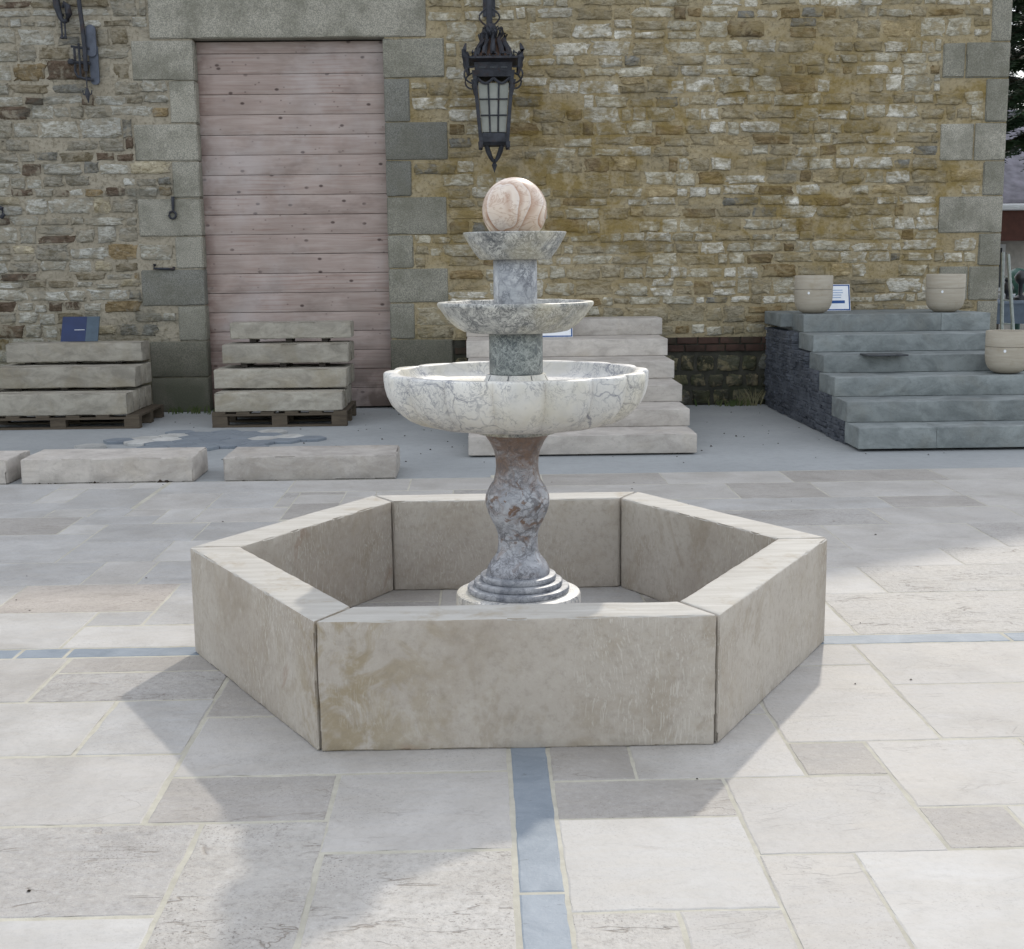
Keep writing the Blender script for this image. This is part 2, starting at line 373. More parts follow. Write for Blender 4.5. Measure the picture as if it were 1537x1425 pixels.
def mat_marble(name, base, dark, vein, scale=5.0, width=.03, cloud=.5, second=None, sec_mask=(.5, .6), rough=.35, stretch=(1, 1, 1), zband=None, yellow=0.0, dens=1.0, gate=0.0, crack=1.0):
    m = Mt(name, rough, .5)
    p0 = m.pos; wv = m.vmath('SCALE', m.vmath('SUBTRACT', m.noise(scale*1.1, 4, .6, p0, 0, True), (.5, .5, .5)), 1.0/scale)
    p = m.stretch(m.vmath('ADD', p0, wv), stretch)
    x = m.mix(m.rng(m.noise(scale*.7, 4, .6, p, .8), .35, .65, 0, cloud), base, dark)
    if second:
        s = m.rng(m.noise(scale*.9, 4, .65, m.vmath('ADD', p, (7, 3, 1)), 1.0), *sec_mask)
        if zband:
            z_ = m.math('ADD', m.sep(m.pos)[2], m.math('MULTIPLY', m.math('SUBTRACT', m.noise(13, 4, .65, p, .8), .5), .75))
            s = m.math('MAXIMUM', m.math('MULTIPLY', s, m.rng(z_, zband[0]-.12, zband[0]+.1, .12, 1)), m.rng(z_, zband[1]-.12, zband[1]+.10, 0, .92))
        x = m.mix(s, x, second)
    # branching cracks between crystals, then fine smoky contour veins
    e1 = m.rng(m.vor(scale*1.0, p, 'DISTANCE_TO_EDGE'), 0.0, width*2.4, 1, 0)
    g1 = m.rng(m.noise(scale*.55, 3, .5, m.vmath('ADD', p0, (3, 9, 4))), .44-gate, .60-gate)
    x = m.mix(m.math('MULTIPLY', m.math('MULTIPLY', e1, g1), .8*crack), x, vein)
    e2 = m.rng(m.vor(scale*2.6, m.vmath('ADD', p, (5, 1, 8)), 'DISTANCE_TO_EDGE'), 0.0, width*3.2, 1, 0)
    g2 = m.rng(m.noise(scale*.9, 3, .5, m.vmath('ADD', p0, (8, 2, 6))), .46-gate, .60-gate)
    x = m.mix(m.math('MULTIPLY', m.math('MULTIPLY', e2, g2), .65*dens*crack), x, vein)
    v0 = m.math('MULTIPLY', near(m, m.noise(scale*1.1, 4, .68, m.vmath('ADD', p, (2, 7, 4)), 1.8), .5, width*1.5), m.rng(m.noise(scale*.5, 3, .5, m.vmath('ADD', p0, (6, 1, 9))), .42, .56))
    x = m.mix(m.math('MULTIPLY', v0, .7), x, vein)
    v = near(m, m.noise(scale*3.2, 4, .6, p, 1.0), .5, width*1.6)
    g3 = m.rng(m.noise(scale*1.2, 3, .5, m.vmath('ADD', p0, (1, 6, 2))), .44-gate, .58-gate)
    x = m.mix(m.math('MULTIPLY', m.math('MULTIPLY', v, g3), .6*dens), x, vein)
    if yellow:
        x = m.mix(m.rng(m.noise(4, 5, .6, m.vmath('ADD', p0, (1, 2, 3))), .48, .68, 0, yellow), x, (.52, .46, .30))
    m.col(x).rough(m.rng(m.noise(12, 4), .3, .7, rough, rough+.2)).bump(m.noise(35, 4, .6), .12, .004); return m.m
def mat_onyx():
    m = Mt('cream_onyx', .3, .5)
    h = m.noise(4.2, 2, .45, m.vmath('ADD', m.stretch(m.pos, (1, 1, .8)), (.31, .2, .55)), .35)
    f = m.math('FRACT', m.math('MULTIPLY', h, 9.0))
    x = m.mix(m.rng(m.noise(9, 4), .3, .7), (.66, .57, .48), (.58, .45, .35))
    bnd = m.rng(f, .55, .95); x = m.mix(m.math('MULTIPLY', bnd, m.rng(m.noise(6, 3), .35, .6, .35, .95)), x, (.31, .15, .075))
    x = m.mix(m.math('MULTIPLY', near(m, m.noise(11, 4, .6, m.stretch(m.pos, (1, 1, 2)), .8), .5, .03), .5), x, (.30, .15, .08))
    x = m.mix(m.rng(f, .05, .3, .35, 0), x, (.62, .58, .55))
    m.col(x); return m.m
def mat_flat(name, c, rough=.6, spec=.3, var=.15, sc_=12, metal=0):
    m = Mt(name, rough, spec)
    m.col(m.mix(m.rng(m.noise(sc_, 4), .3, .7), tuple(v*(1-var) for v in c), tuple(min(1, v*(1+var)) for v in c)))
    m.b.inputs['Metallic'].default_value = metal; return m.m
def mat_leaf(name, a, b):
    m = Mt(name, .6, .3); p = m.own()
    x = m.mix(m.rng(m.noise(3.0, 4), .35, .65), a, b); m.col(x)
    m.b.inputs['Transmission Weight'].default_value = 0.0
    return m.m
def mat_planter():
    m = Mt('buff_cast_stone', .85, .2); p = m.own(5)
    x = m.mix(m.rng(m.noise(1.0, 5, .6, m.stretch(p, (4, 4, 40)), .5), .3, .7), (.325, .285, .225), (.40, .36, .295))
    x = m.mix(m.rng(m.noise(7, 5, .65, p), .55, .72, 0, .5), x, (.27, .22, .14))
    m.col(x).bump(m.noise(70, 4, .7), .25, .004); return m.m
def mat_glass():
    m = Mt('old_lantern_glass', .3, .5)
    x = m.mix(m.rng(m.noise(9, 5, .6), .3, .7), (.32, .325, .29), (.46, .465, .42)); m.col(x)
    m.b.inputs['Transmission Weight'].default_value = .35; m.b.inputs['IOR'].default_value = 1.1
    return m.m
M = dict(concrete=mat_concrete(), slab=mat_slab(), joint=mat_joint(), strip=mat_slate(), basin=mat_basin(),
    stone=mat_stone(), mortar=mat_mortar(), granite=mat_granite(), door=mat_wood_door(), iron=mat_iron(), onyx=mat_onyx(),
    pallet=mat_wood('weathered_pallet_wood', (.06, .047, .034), (.115, .092, .066)), batten=mat_wood('dark_batten_wood', (.035, .03, .025), (.06, .05, .04)),
    beige=mat_block('beige_sawn_stone', (.415, .377, .343), (.465, .427, .39), (.38, .325, .255), (1.2, 1.2, 2.5), .3),
    stackstone=mat_block('stacked_block_stone', (.275, .25, .21), (.345, .318, .27), (.235, .195, .13), (1.3, 1.3, 3.0), .5),
    greystep=mat_block('grey_blue_stone', (.17, .187, .188), (.225, .244, .243), (.185, .178, .155), (1.2, 1.2, 1.8), .35),
    cladding=mat_slate('slate_cladding', (.042, .047, .058), (.115, .125, .145)), darkslate=mat_slate('dark_slate', (.035, .038, .042), (.06, .065, .07)),
    planter=mat_planter(), glass=mat_glass(), brick=mat_block('old_red_brick', (.04, .024, .018), (.07, .038, .028), (.028, .03, .018), (1, 1, 1), .7),
    white_marble=mat_marble('white_veined_marble', (.68, .655, .605), (.51, .50, .475), (.10, .11, .15), 6.5, .015, .75, yellow=.4, rough=.35, dens=.9, crack=.85),
    grey_marble=mat_marble('grey_mottled_marble', (.58, .565, .515), (.34, .34, .32), (.07, .075, .08), 12, .038, 1.0, yellow=.45, rough=.42, dens=1.5, gate=.07, crack=.45),
    blue_marble=mat_marble('blue_grey_marble', (.50, .505, .51), (.27, .28, .30), (.07, .075, .095), 12, .034, 1.0, rough=.38, gate=.04, crack=.5),
    green_marble=mat_marble('dark_green_marble', (.055, .067, .07), (.14, .155, .15), (.40, .42, .39), 14, .024, .95, rough=.38, gate=.06, crack=.7),
    red_marble=mat_marble('red_and_blue_marble', (.46, .465, .485), (.25, .255, .275), (.08, .075, .08), 13, .035, .9, second=(.185, .115, .08), sec_mask=(.53, .60), rough=.36, stretch=(1, 1, 1.4), zband=(.45, .70)),
    slate_roof=mat_flat('slate_roof', (.17, .16, .18), .8, .3, .35, 5), red_fascia=mat_flat('dark_red_fascia', (.09, .035, .025), .7), render=mat_flat('pale_render', (.48, .45, .41), .9),
    blue_panel=mat_flat('blue_panel', (.010, .022, .075), .5, .4, .12), grey_panel=mat_flat('grey_blue_panel', (.06, .085, .11), .55), white=mat_flat('white_board', (.72, .73, .74), .5, .3, .05),
    blue_print=mat_flat('blue_print', (.02, .07, .22), .6), pale_print=mat_flat('pale_blue_print', (.30, .38, .52), .6), ladder=mat_flat('grey_green_metal', (.24, .27, .25), .5, .4, .2, 30),
    bark=mat_flat('bark', (.07, .05, .035), .9, .2, .3), conifer=mat_leaf('conifer_needles', (.014, .032, .013), (.035, .065, .025)), weed=mat_leaf('weed_leaf', (.05, .085, .02), (.12, .13, .05)),
    drygrass=mat_leaf('dry_grass', (.14, .13, .07), (.22, .20, .11)), litter=mat_flat('dead_leaf', (.03, .022, .016), .9, .1, .3),
    bronze=mat_flat('dark_bronze', (.02, .021, .024), .4, .5, .3, 20), greenmetal=mat_flat('green_bronze', (.04, .10, .08), .4, .5, .3, 20), trough=mat_flat('blue_grey_zinc', (.11, .14, .18), .5, .4, .15),
    tilewhite=mat_block('pale_hex_tile_stone', (.40, .395, .38), (.48, .47, .45), (.36, .34, .3), (1, 1, 1), .3), tilegrey=mat_slate('blue_grey_hex_tile_stone', (.15, .17, .195), (.215, .24, .265)))
M['oldplaster'] = mat_block('damp_flint_mortar', (.04, .04, .03), (.07, .065, .05), (.04, .05, .02), (1, 1, 1), .8)

# ------------------------------------------------------------------ ground
def ground():
    n = 60; V = []; F = []
    R = [0, .5, 1, 2, 3, 4, 5, 6, 7, 8, 9, 10, 11, 12, 13, 14, 16, 20, 30, 60, 150, 500, 1500]
    V.append((0, 6, 0))
    for r in R[1:]:
        for i in range(n):
            a = 2*math.pi*i/n; V.append((r*math.cos(a), 6+r*math.sin(a), 0))
    for i in range(n): F.append((0, 1+i, 1+(i+1) % n))
    for k in range(len(R)-2):
        for i in range(n):
            j = (i+1) % n; a = 1+k*n; b = a+n
            F.append((a+i, b+i, b+j, a+j))
    tag(ob('ground', V, F, M['concrete'], origin=(0, 0, 0)), kind='structure')
ground()

# ------------------------------------------------------------------ paving: frame (u, v) centred on the basin
CX, CY, ROT = .067, 4.85, .006
def uvw(u, v): c, s = math.cos(ROT), math.sin(ROT); return CX+u*c-v*s, CY+u*s+v*c
PZ = .012
pave = thing('paving', (CX, CY, 0), None, None); pave['kind'] = 'structure'; pave['label'] = 'pale limestone paving laid in random courses with sandy joints'
mb = MB(); q = [uvw(-4.6, -6.6), uvw(4.9, -6.6), uvw(4.9, 4.08), uvw(-.05, 4.08), uvw(-.05, 3.98), uvw(-4.6, 3.98)]
mb.add([(x, y, .0106) for x, y in q]+[(x, y, .0006) for x, y in q], [(0, 1, 2, 3, 4, 5)]+[(i, i+6, (i+1) % 6+6, (i+1) % 6) for i in range(6)])
bed = mb.ob('joint_bed', M['joint'], pave)
TINT = dict(l=((.425, .407, .387), .25), w=((.46, .446, .428), .15), d=((.335, .315, .295), .5), r=((.42, .40, .375), 1.0), g=((.365, .35, .335), .9), p=((.395, .355, .32), .6), b=((.397, .39, .383), .3))
SL = [
 (-2.7,-1.69,-.553,-.046,'l'),(-1.69,-1.04,-.235,-.046,'d'),(-1.69,-1.04,-.556,-.235,'g'),(-1.04,-.4,-.735,-.046,'d'),(-.4,-.032,-.735,-.046,'l'),
 (-2.7,-1.373,-1.055,-.556,'w'),(-1.373,-1.035,-1.055,-.556,'b'),(-1.032,-.032,-1.24,-.735,'l'),(-2.7,-1.03,-1.558,-1.055,'l'),(-1.028,-.535,-1.558,-1.24,'d'),
 (-.535,-.032,-1.752,-1.24,'l'),(-2.7,-.868,-2.058,-1.558,'g'),(-.868,-.525,-2.55,-1.558,'r'),(-.525,-.032,-2.4,-1.752,'r'),(-1.75,-.866,-2.55,-2.058,'w'),
 (.087,.335,-1.322,-.8,'d'),(.335,.83,-1.324,-.8,'l'),(.087,.83,-.8,-.046,'l'),(.087,.583,-1.582,-1.324,'d'),(.583,1.07,-1.815,-1.322,'l'),(.087,.58,-2.086,-1.582,'w'),
 (.087,.337,-2.6,-2.086,'r'),(.337,.58,-2.5,-2.086,'l'),(.58,.824,-2.55,-1.815,'l'),(.824,1.85,-2.45,-1.805,'w'),(.83,1.073,-1.318,-1.06,'d'),(.83,1.32,-1.06,-.303,'l'),
 (.83,1.325,-.303,-.046,'l'),(1.325,2.35,-.532,-.046,'l'),(1.32,2.35,-1.05,-.532,'l'),(1.073,1.555,-1.548,-1.055,'l'),(1.073,1.314,-1.803,-1.548,'d'),(1.314,2.0,-1.803,-1.548,'w'),
 (1.555,2.35,-1.548,-1.05,'l'),
 (.9,1.385,.079,.708,'w'),(1.385,2.75,.079,.715,'r'),(.8,1.705,.71,1.212,'w'),(1.705,2.9,.718,1.214,'r'),(1.0,2.24,1.212,1.59,'l'),(2.24,3.3,1.214,1.6,'r'),
 (1.1,1.79,1.59,2.2,'l'),(1.79,2.61,1.59,2.195,'l'),(2.61,3.5,1.6,2.2,'g'),(1.0,2.19,2.2,2.665,'g'),(2.19,3.0,2.197,2.68,'l'),(3.0,3.8,2.2,2.69,'l'),
 (1.1,2.364,2.668,3.045,'b'),(2.364,2.93,2.685,3.045,'d'),(2.93,3.95,2.69,3.045,'l'),(.3,1.513,3.06,3.605,'l'),(1.513,2.076,3.048,3.605,'d'),(2.076,2.91,3.048,3.605,'l'),(2.91,3.95,3.048,3.605,'l'),
 (.3,1.133,3.61,4.07,'d'),(1.133,1.98,3.61,4.07,'l'),(1.98,3.035,3.61,4.07,'d'),(3.035,4.1,3.61,4.07,'l'),
 (-1.775,-1.2,.079,.39,'w'),(-2.75,-1.775,.079,.617,'w'),(-1.775,-1.535,.395,.614,'b'),(-1.535,-1.0,.395,1.09,'b'),(-2.25,-1.535,.617,1.098,'p'),(-3.0,-2.25,.617,1.1,'b'),(-1.2,-.9,.079,.39,'l'),
 (-3.0,-2.012,1.1,1.57,'b'),(-2.012,-1.75,1.1,1.57,'l'),(-1.75,-1.0,1.09,1.57,'b'),(-3.05,-2.28,1.57,2.275,'b'),(-2.28,-1.785,1.57,2.05,'b'),(-1.785,-1.3,1.57,2.05,'w'),(-2.28,-1.695,2.05,2.53,'b'),
 (-1.695,-1.0,2.05,2.55,'b'),(-2.497,-2.28,2.275,2.53,'w'),(-3.1,-2.497,2.275,2.77,'d'),(-2.497,-2.03,2.53,2.77,'b'),(-2.74,-2.477,2.77,3.01,'w'),(-3.4,-2.74,2.77,3.25,'b'),(-2.477,-2.255,2.77,3.01,'b'),
 (-2.03,-1.811,2.55,2.977,'w'),(-2.255,-2.03,2.77,2.977,'l'),(-1.811,-1.3,2.55,2.977,'l'),(-2.255,-1.811,2.977,3.51,'l'),(-2.967,-2.757,3.25,3.737,'w'),(-3.6,-2.967,3.25,3.97,'b'),(-2.757,-2.28,3.01,3.75,'b'),
 (-2.493,-2.28,3.75,3.97,'w'),(-2.967,-2.493,3.75,3.97,'l'),(-2.255,-1.4,3.51,3.97,'b'),(-1.811,-1.4,2.977,3.51,'b'),(-1.4,-.6,3.51,3.97,'l'),(-.6,-.032,3.51,3.97,'l'),(.087,.3,3.61,4.07,'l')]
STRIPS = [(-.03,.085,-4.3,-1.99),(-.03,.085,-1.985,-.05),(-.03,.085,.08,1.2),(-.03,.085,1.205,2.7),(-.03,.085,2.705,3.97),
          (-4.55,-1.915,-.043,.076),(-1.91,-1.725,-.043,.076),(-1.72,-.033,-.043,.076),(.088,1.955,-.043,.076),(1.96,4.8,-.043,.076)]
# fill whatever is left of the laid area with slabs on the same quarter-metre module
cell = .1
occ = set()
def mark(a, b, c, d):
    for i in range(int(math.floor((a+.03)/cell)), int(math.ceil((b-.03)/cell))):
        for j in range(int(math.floor((c+.03)/cell)), int(math.ceil((d-.03)/cell))): occ.add((i, j))
for s_ in SL+STRIPS: mark(*s_[:4])
rp = random.Random(3)
for j in range(-65, 40):
    i = -45
    while i < 48:
        if (i, j) in occ: i += 1; continue
        wmax = rp.choice((5, 7, 8, 10)); hmax = rp.choice((3, 5, 5)); ww = 0
        while ww < wmax and (i+ww, j) not in occ and i+ww < 48: ww += 1
        hh = 1
        while hh < hmax and j+hh < 39 and all((i+k, j+hh) not in occ for k in range(ww)): hh += 1
        for a in range(ww):
            for b in range(hh): occ.add((i+a, j+b))
        if True: SL.append((i*cell, (i+ww)*cell, j*cell, (j+hh)*cell, rp.choice('llwbgd')))
        i += ww
def slab(a, b, c, d, tint, wear, gap, name, mat, seed):
    a += gap; b -= gap; c += gap; d -= gap; r = random.Random(seed)
    per = []
    def side(p, q):
        L = math.hypot(q[0]-p[0], q[1]-p[1]); n = max(2, int(L/.04))
        for k in range(n): per.append((p[0]+(q[0]-p[0])*k/n, p[1]+(q[1]-p[1])*k/n))
    side((a, c), (b, c)); side((b, c), (b, d)); side((b, d), (a, d)); side((a, d), (a, c))
    cx, cy = (a+b)/2, (c+d)/2; dz = r.uniform(-.0004, .0008); tx, ty = r.uniform(-.0004, .0004), r.uniform(-.0004, .0004)
    n = len(per); V = []
    jit = [r.uniform(-.002, .003)+noise.noise(Vector((p[0]*9, p[1]*9, seed)))*.005 for p in per]
    def top(x, y): return PZ+dz+tx*(x-cx)+ty*(y-cy)
    for lev, ins, z in ((0, 0, .0045), (1, .0, -.0018), (2, .005, 0)):
        for p, jj in zip(per, jit):
            dx, dy = cx-p[0], cy-p[1]; ex = 1 if abs(abs(dx)-(b-a)/2) < 1e-6 else 0; ey = 1 if abs(abs(dy)-(d-c)/2) < 1e-6 else 0
            t = ins+max(-gap*.6, jj)
            x = p[0]+math.copysign(t, dx)*ex; y = p[1]+math.copysign(t, dy)*ey
            X, Y = uvw(x, y); V.append((X, Y, z if lev == 0 else top(x, y)+z))
    F = [tuple(range(2*n, 3*n))]
    for L in (0, 1):
        for k in range(n): F.append((L*n+k, L*n+(k+1) % n, (L+1)*n+(k+1) % n, (L+1)*n+k))
    X, Y = uvw(cx, cy)
    o = ob(name, V, F, mat, pave, None, (X, Y, .0045), tint)
    at = o.data.attributes.new('wear', 'FLOAT', 'POINT'); at.data.foreach_set('value', [wear]*len(V))
    return o
for k, (a, b, c, d, t) in enumerate(SL):
    tint, wear = TINT[t]; f = rp.uniform(.95, 1.05); g = .0055 if (a < 0 and c < 0) else (.0032 if c < .5 else .002)
    slab(a, b, c, d, tuple(v*f for v in tint), wear, g, 'paving_slab', M['slab'], k)
for k, s_ in enumerate(STRIPS): slab(*s_, (.2, .24, .29), .5, .003, 'slate_strip', M['strip'], 500+k)

# ------------------------------------------------------------------ hexagonal basin of six stones
HR, HT, HH, HROT = 1.23, .168, .427, .0032
basin = thing('hexagonal_basin', (CX, CY, PZ), 'hexagonal fountain basin of six mitred beige limestone blocks', 'basin')
for k in range(6):
    a0 = math.radians(60*k+60)+HROT; am = a0+math.radians(30)   # side between corner k and k+1
    ap = HR*math.cos(math.pi/6); sl = HR
    nx, ny = math.cos(am), math.sin(am); tx, ty = -ny, nx
    gap = .005
    def fn(p, nx=nx, ny=ny, tx=tx, ty=ty):
        L = sl-2*gap
        t = p.y; s_ = (p.x/L-.5)*(L-2*t*math.tan(math.pi/6))
        d = ap-t
        return (CX+nx*d+tx*s_, CY+ny*d+ty*s_, PZ+p.z)
    V, F = rblock(sl-2*gap, HT, HH-PZ, bev=.006, amp=.0018, chip=.0045, step=.03, seed=40+k, fn=fn, freq=6)
    ob('basin_block', V, [tuple(reversed(f)) for f in F], M['basin'], basin, 40)

# ------------------------------------------------------------------ fountain
FX, FY = .097, 4.85
ft = thing('marble_fountain', (FX, FY, PZ), 'three-tier marble fountain topped with a cream onyx ball', 'fountain')
def lp(name, prof, mat, n=72, lobe=None, smooth=38, parent=ft):
    V, F = lathe(prof, FX, FY, n, lobe); return ob(name, V, F, mat, parent, smooth)
def disc(r, z0, z1, b=.008): return [(0, z0), (r-b, z0), (r-.3*b, z0+.3*b), (r, z0+b), (r, z1-b), (r-.3*b, z1-.3*b), (r-b, z1), (0, z1)]
lp('plinth', disc(.241, PZ, .238, .012), M['white_marble'])
lp('base_ring', disc(.197, .238, .262, .008), M['blue_marble'])
lp('base_ring', disc(.171, .262, .285, .008), M['blue_marble'])
lp('base_ring', disc(.147, .285, .308, .008), M['blue_marble'])
prof = [(0, .308), (.121, .308), (.1225, .315), (.117, .335), (.104, .358), (.088, .378), (.079, .395), (.0755, .43), (.077, .465), (.086, .492), (.100, .519), (.113, .548), (.122, .58), (.123, .60), (.1205, .617), (.108, .645), (.091, .672), (.083, .70), (.0805, .728), (.082, .757), (.088, .787), (.104, .822), (.124, .850), (.124, .8535), (0, .8535)]
lp('stem', prof, M['red_marble'])
lp('collar', disc(.150, .8535, .8735, .006), M['grey_marble'])
NL = 16
def lobe(a): return 1-abs(math.sin(NL/2*(a-math.radians(90-11.25))))**.75
L3 = .07
lp('large_bowl', [(0, .874), (.15, .874, 0), (.21, .877, .2*L3), (.27, .882, .4*L3), (.33, .890, .6*L3), (.38, .902, .8*L3), (.42, .920, L3), (.45, .942, L3), (.472, .967, L3), (.488, 1.0, L3), (.496, 1.03, L3), (.4995, 1.06, L3), (.4995, 1.082, L3), (.497, 1.088, L3), (.492, 1.091, L3), (.452, 1.091, .2*L3), (.446, 1.089), (.441, 1.083), (.432, 1.06), (.41, 1.042), (.36, 1.03), (.25, 1.024), (.12, 1.022), (0, 1.022)], M['white_marble'], 16*12, lobe, 45)
# collar of wedge stones under the second column
V, F = lathe([(0, 1.0225), (.140, 1.0225), (.137, 1.032), (.122, 1.052), (.114, 1.068), (.110, 1.078), (0, 1.078)], FX, FY, 64)
ob('flared_foot', V, F, M['white_marble'], ft, 38)
for k in range(8):
    a = math.radians(22.5+45*k+6); c, s_ = math.cos(a), math.sin(a); tx, ty = -s_*.0016, c*.0016
    pts = [(.1405, 1.024), (.1377, 1.032), (.1227, 1.052), (.1147, 1.068), (.1108, 1.077)]
    V = []
    for r, z in pts: V += [(FX+c*r+tx, FY+s_*r+ty, z), (FX+c*r-tx, FY+s_*r-ty, z), (FX+c*(r-.01)-tx, FY+s_*(r-.01)-ty, z), (FX+c*(r-.01)+tx, FY+s_*(r-.01)+ty, z)]
    F = [(0, 1, 2, 3), (16, 19, 18, 17)]
    for i in range(4):
        for j in range(4): F.append((4*i+j, 4*i+4+j, 4*i+4+(j+1) % 4, 4*i+(j+1) % 4))
    ob('joint_line', V, F, M['darkslate'], ft)
lp('lower_column', disc(.1005, 1.078, 1.2335, .004), M['green_marble'])
def lobe2(a): return 1-abs(math.cos(5*a))**.8
lp('middle_bowl', [(0, 1.2335), (.12, 1.2335), (.17, 1.2345), (.195, 1.2385, .01), (.22, 1.252, .015), (.243, 1.272, .02), (.262, 1.293, .025), (.276, 1.313, .025), (.284, 1.324, .025), (.291, 1.332, .025), (.293, 1.339, .025), (.291, 1.345, .025), (.287, 1.347, .025), (.265, 1.347, .012), (.260, 1.344), (.252, 1.332), (.22, 1.318), (.15, 1.31), (0, 1.31)], M['grey_marble'], 120, lobe2)
lp('upper_column', disc(.0815, 1.3105, 1.501, .003), M['blue_marble'])
lp('top_bowl', [(0, 1.501), (.122, 1.501), (.128, 1.502), (.133, 1.506), (.153, 1.531), (.171, 1.559), (.187, 1.588), (.1905, 1.595), (.1915, 1.598), (.190, 1.6015), (.184, 1.602), (.158, 1.6015), (.130, 1.575), (.09, 1.562), (0, 1.561)], M['grey_marble'], 72)
R_ = .1195; lp('ball', [(R_*math.sin(math.pi*k/32) if 0 < k < 32 else 0, 1.6805-R_*math.cos(math.pi*k/32)) for k in range(33)], M['onyx'], 64, smooth=80)

# ------------------------------------------------------------------ stone barn
WY = 13.2; XR, DXL, DXR, DZT = 5.19, -2.87, -1.012, 3.665
barn = thing('stone_barn', (0, WY, 0), 'old stone barn with granite door surround and pale plank door', 'barn')
def front_grid(mb, x0, x1, z0, ztop, step=.06):
    nx = max(1, int((x1-x0)/step)); cols_ = []
    for i in range(nx+1):
        x = x0+(x1-x0)*i/nx; zt = ztop(x) if callable(ztop) else ztop; cols_.append((x, zt))
    zt0 = max(c[1] for c in cols_); nz = max(1, int((zt0-z0)/step)); V = []; F = []
    for x, zt in cols_:
        for j in range(nz+1):
            z = z0+(zt-z0)*j/nz; d = noise.noise(Vector((x*5, 3.3, z*5)))*.006+noise.noise(Vector((x*17, 8.1, z*17)))*.004
            V.append((x, WY+d, z))
    for i in range(nx):
        for j in range(nz):
            a = i*(nz+1)+j; F.append((a, a+nz+1, a+nz+2, a+1))
    mb.add(V, F)
def ztop(x): return 5.62 if x < 3.62 else 5.62-(x-3.62)*.645
mb = MB()
front_grid(mb, -9.0, DXL-.012, 0, 5.62); front_grid(mb, DXR+.012, XR, .70, ztop); front_grid(mb, DXL-.012, DXR+.012, DZT+.012, 5.62)
mb.box(-9, DXL-.012, WY+.02, WY+.5, 0, 5.6); mb.box(DXL-.012, DXR+.012, WY+.02, WY+.5, DZT+.012, 5.6)
# right part, sloping top
xs = [DXR+.012, 3.62, XR]
V = []; 
for yy in (WY+.02, WY+.5):
    for x in xs: V += [(x, yy, 0), (x, yy, ztop(x)-.02)]
mb.add(V, [(0, 2, 3, 1), (2, 4, 5, 3), (6, 7, 9, 8), (8, 9, 11, 10), (1, 3, 9, 7), (3, 5, 11, 9), (4, 10, 11, 5), (0, 1, 7, 6)])
mb.box(XR-.5, XR-.012, WY+.5, 20, 0, 4.55); mb.box(-9, -8.5, WY+.5, 20, 0, 5.5); mb.box(-8.5, XR-.5, 19.5, 20, 0, 4.55)
mb.ob('wall', M['mortar'], barn)
mb = MB()
V = [(-9.2, 12.95, 5.60), (3.6, 12.95, 5.60), (5.4, 12.95, 4.47), (5.4, 20.2, 4.47), (3.0, 16.5, 7.0), (-9.2, 16.5, 7.0), (-9.2, 20.2, 4.6)]
V2 = [(x, y, z+.09) for x, y, z in V]
mb.add(V+V2, [(7, 8, 11, 12), (8, 9, 11), (9, 10, 11), (10, 13, 12, 11), (0, 5, 4, 1), (1, 4, 2), (2, 4, 3), (3, 4, 5, 6), (0, 1, 8, 7), (1, 2, 9, 8), (2, 3, 10, 9), (3, 6, 13, 10), (6, 5, 12, 13), (5, 0, 7, 12)])
mb.ob('roof', M['slate_roof'], barn)
GR = dict(a=(.30, .285, .245), b=(.24, .23, .195), c=(.175, .172, .155), d=(.14, .132, .108))
JL = [(-3.474,-2.866,3.280,3.655,'a'),(-3.124,-2.866,2.868,3.272,'a'),(-3.493,-2.868,2.506,2.860,'a'),(-3.137,-2.868,2.148,2.498,'a'),(-3.496,-2.870,1.772,2.138,'a'),(-3.147,-2.870,1.450,1.764,'a'),(-3.503,-2.872,1.082,1.440,'c'),(-3.152,-2.872,.727,1.074,'b'),(-3.456,-2.874,.360,.719,'d'),(-3.457,-2.876,.0,.352,'d')]
JR = [(-1.014,-.414,3.287,3.657,'b'),(-1.014,-.764,2.867,3.277,'c'),(-1.014,-.397,2.496,2.857,'c'),(-1.014,-.763,2.140,2.486,'c'),(-1.014,-.418,1.764,2.130,'b'),(-1.014,-.760,1.434,1.754,'b'),(-1.014,-.418,1.086,1.424,'b'),(-1.014,-.762,.720,1.076,'b'),(-1.014,-.377,.378,.710,'d'),(-1.014,-.588,.0,.368,'d')]
QR = [(4.996,5.195,3.586,4.2,'b'),(4.526,4.745,3.240,3.570,'b'),(4.757,5.195,3.236,3.574,'b'),(4.974,5.195,2.810,3.226,'b'),(4.880,5.195,2.434,2.800,'a'),(4.535,4.868,2.440,2.796,'a'),(4.982,5.195,2.092,2.424,'b'),(4.553,5.195,1.723,2.082,'a'),(4.970,5.195,1.395,1.713,'b'),(4.885,5.195,1.046,1.385,'b'),(4.583,4.873,1.050,1.387,'b'),(4.986,5.195,.70,1.036,'b'),(4.6,5.195,.36,.69,'c'),(4.9,5.195,0,.35,'c'),(4.6,5.195,4.21,4.58,'b')]
for name, L in (('jamb_block', JL), ('jamb_block', JR), ('quoin', QR)):
    for x0, x1, z0, z1, c in L:
        f = random.uniform(.92, 1.08)
        block(name, x0, x1, WY-.014-random.uniform(0, .006), WY+.24, z0, z1, M['granite'], barn, bev=.012, amp=.004, chip=.012, step=.09, cols=tuple(v*f for v in GR[c]))
block('lintel', -3.287, -.587, WY-.02, WY+.24, 3.672, 4.45, M['granite'], barn, bev=.012, amp=.003, chip=.008, step=.12, cols=GR['a'])
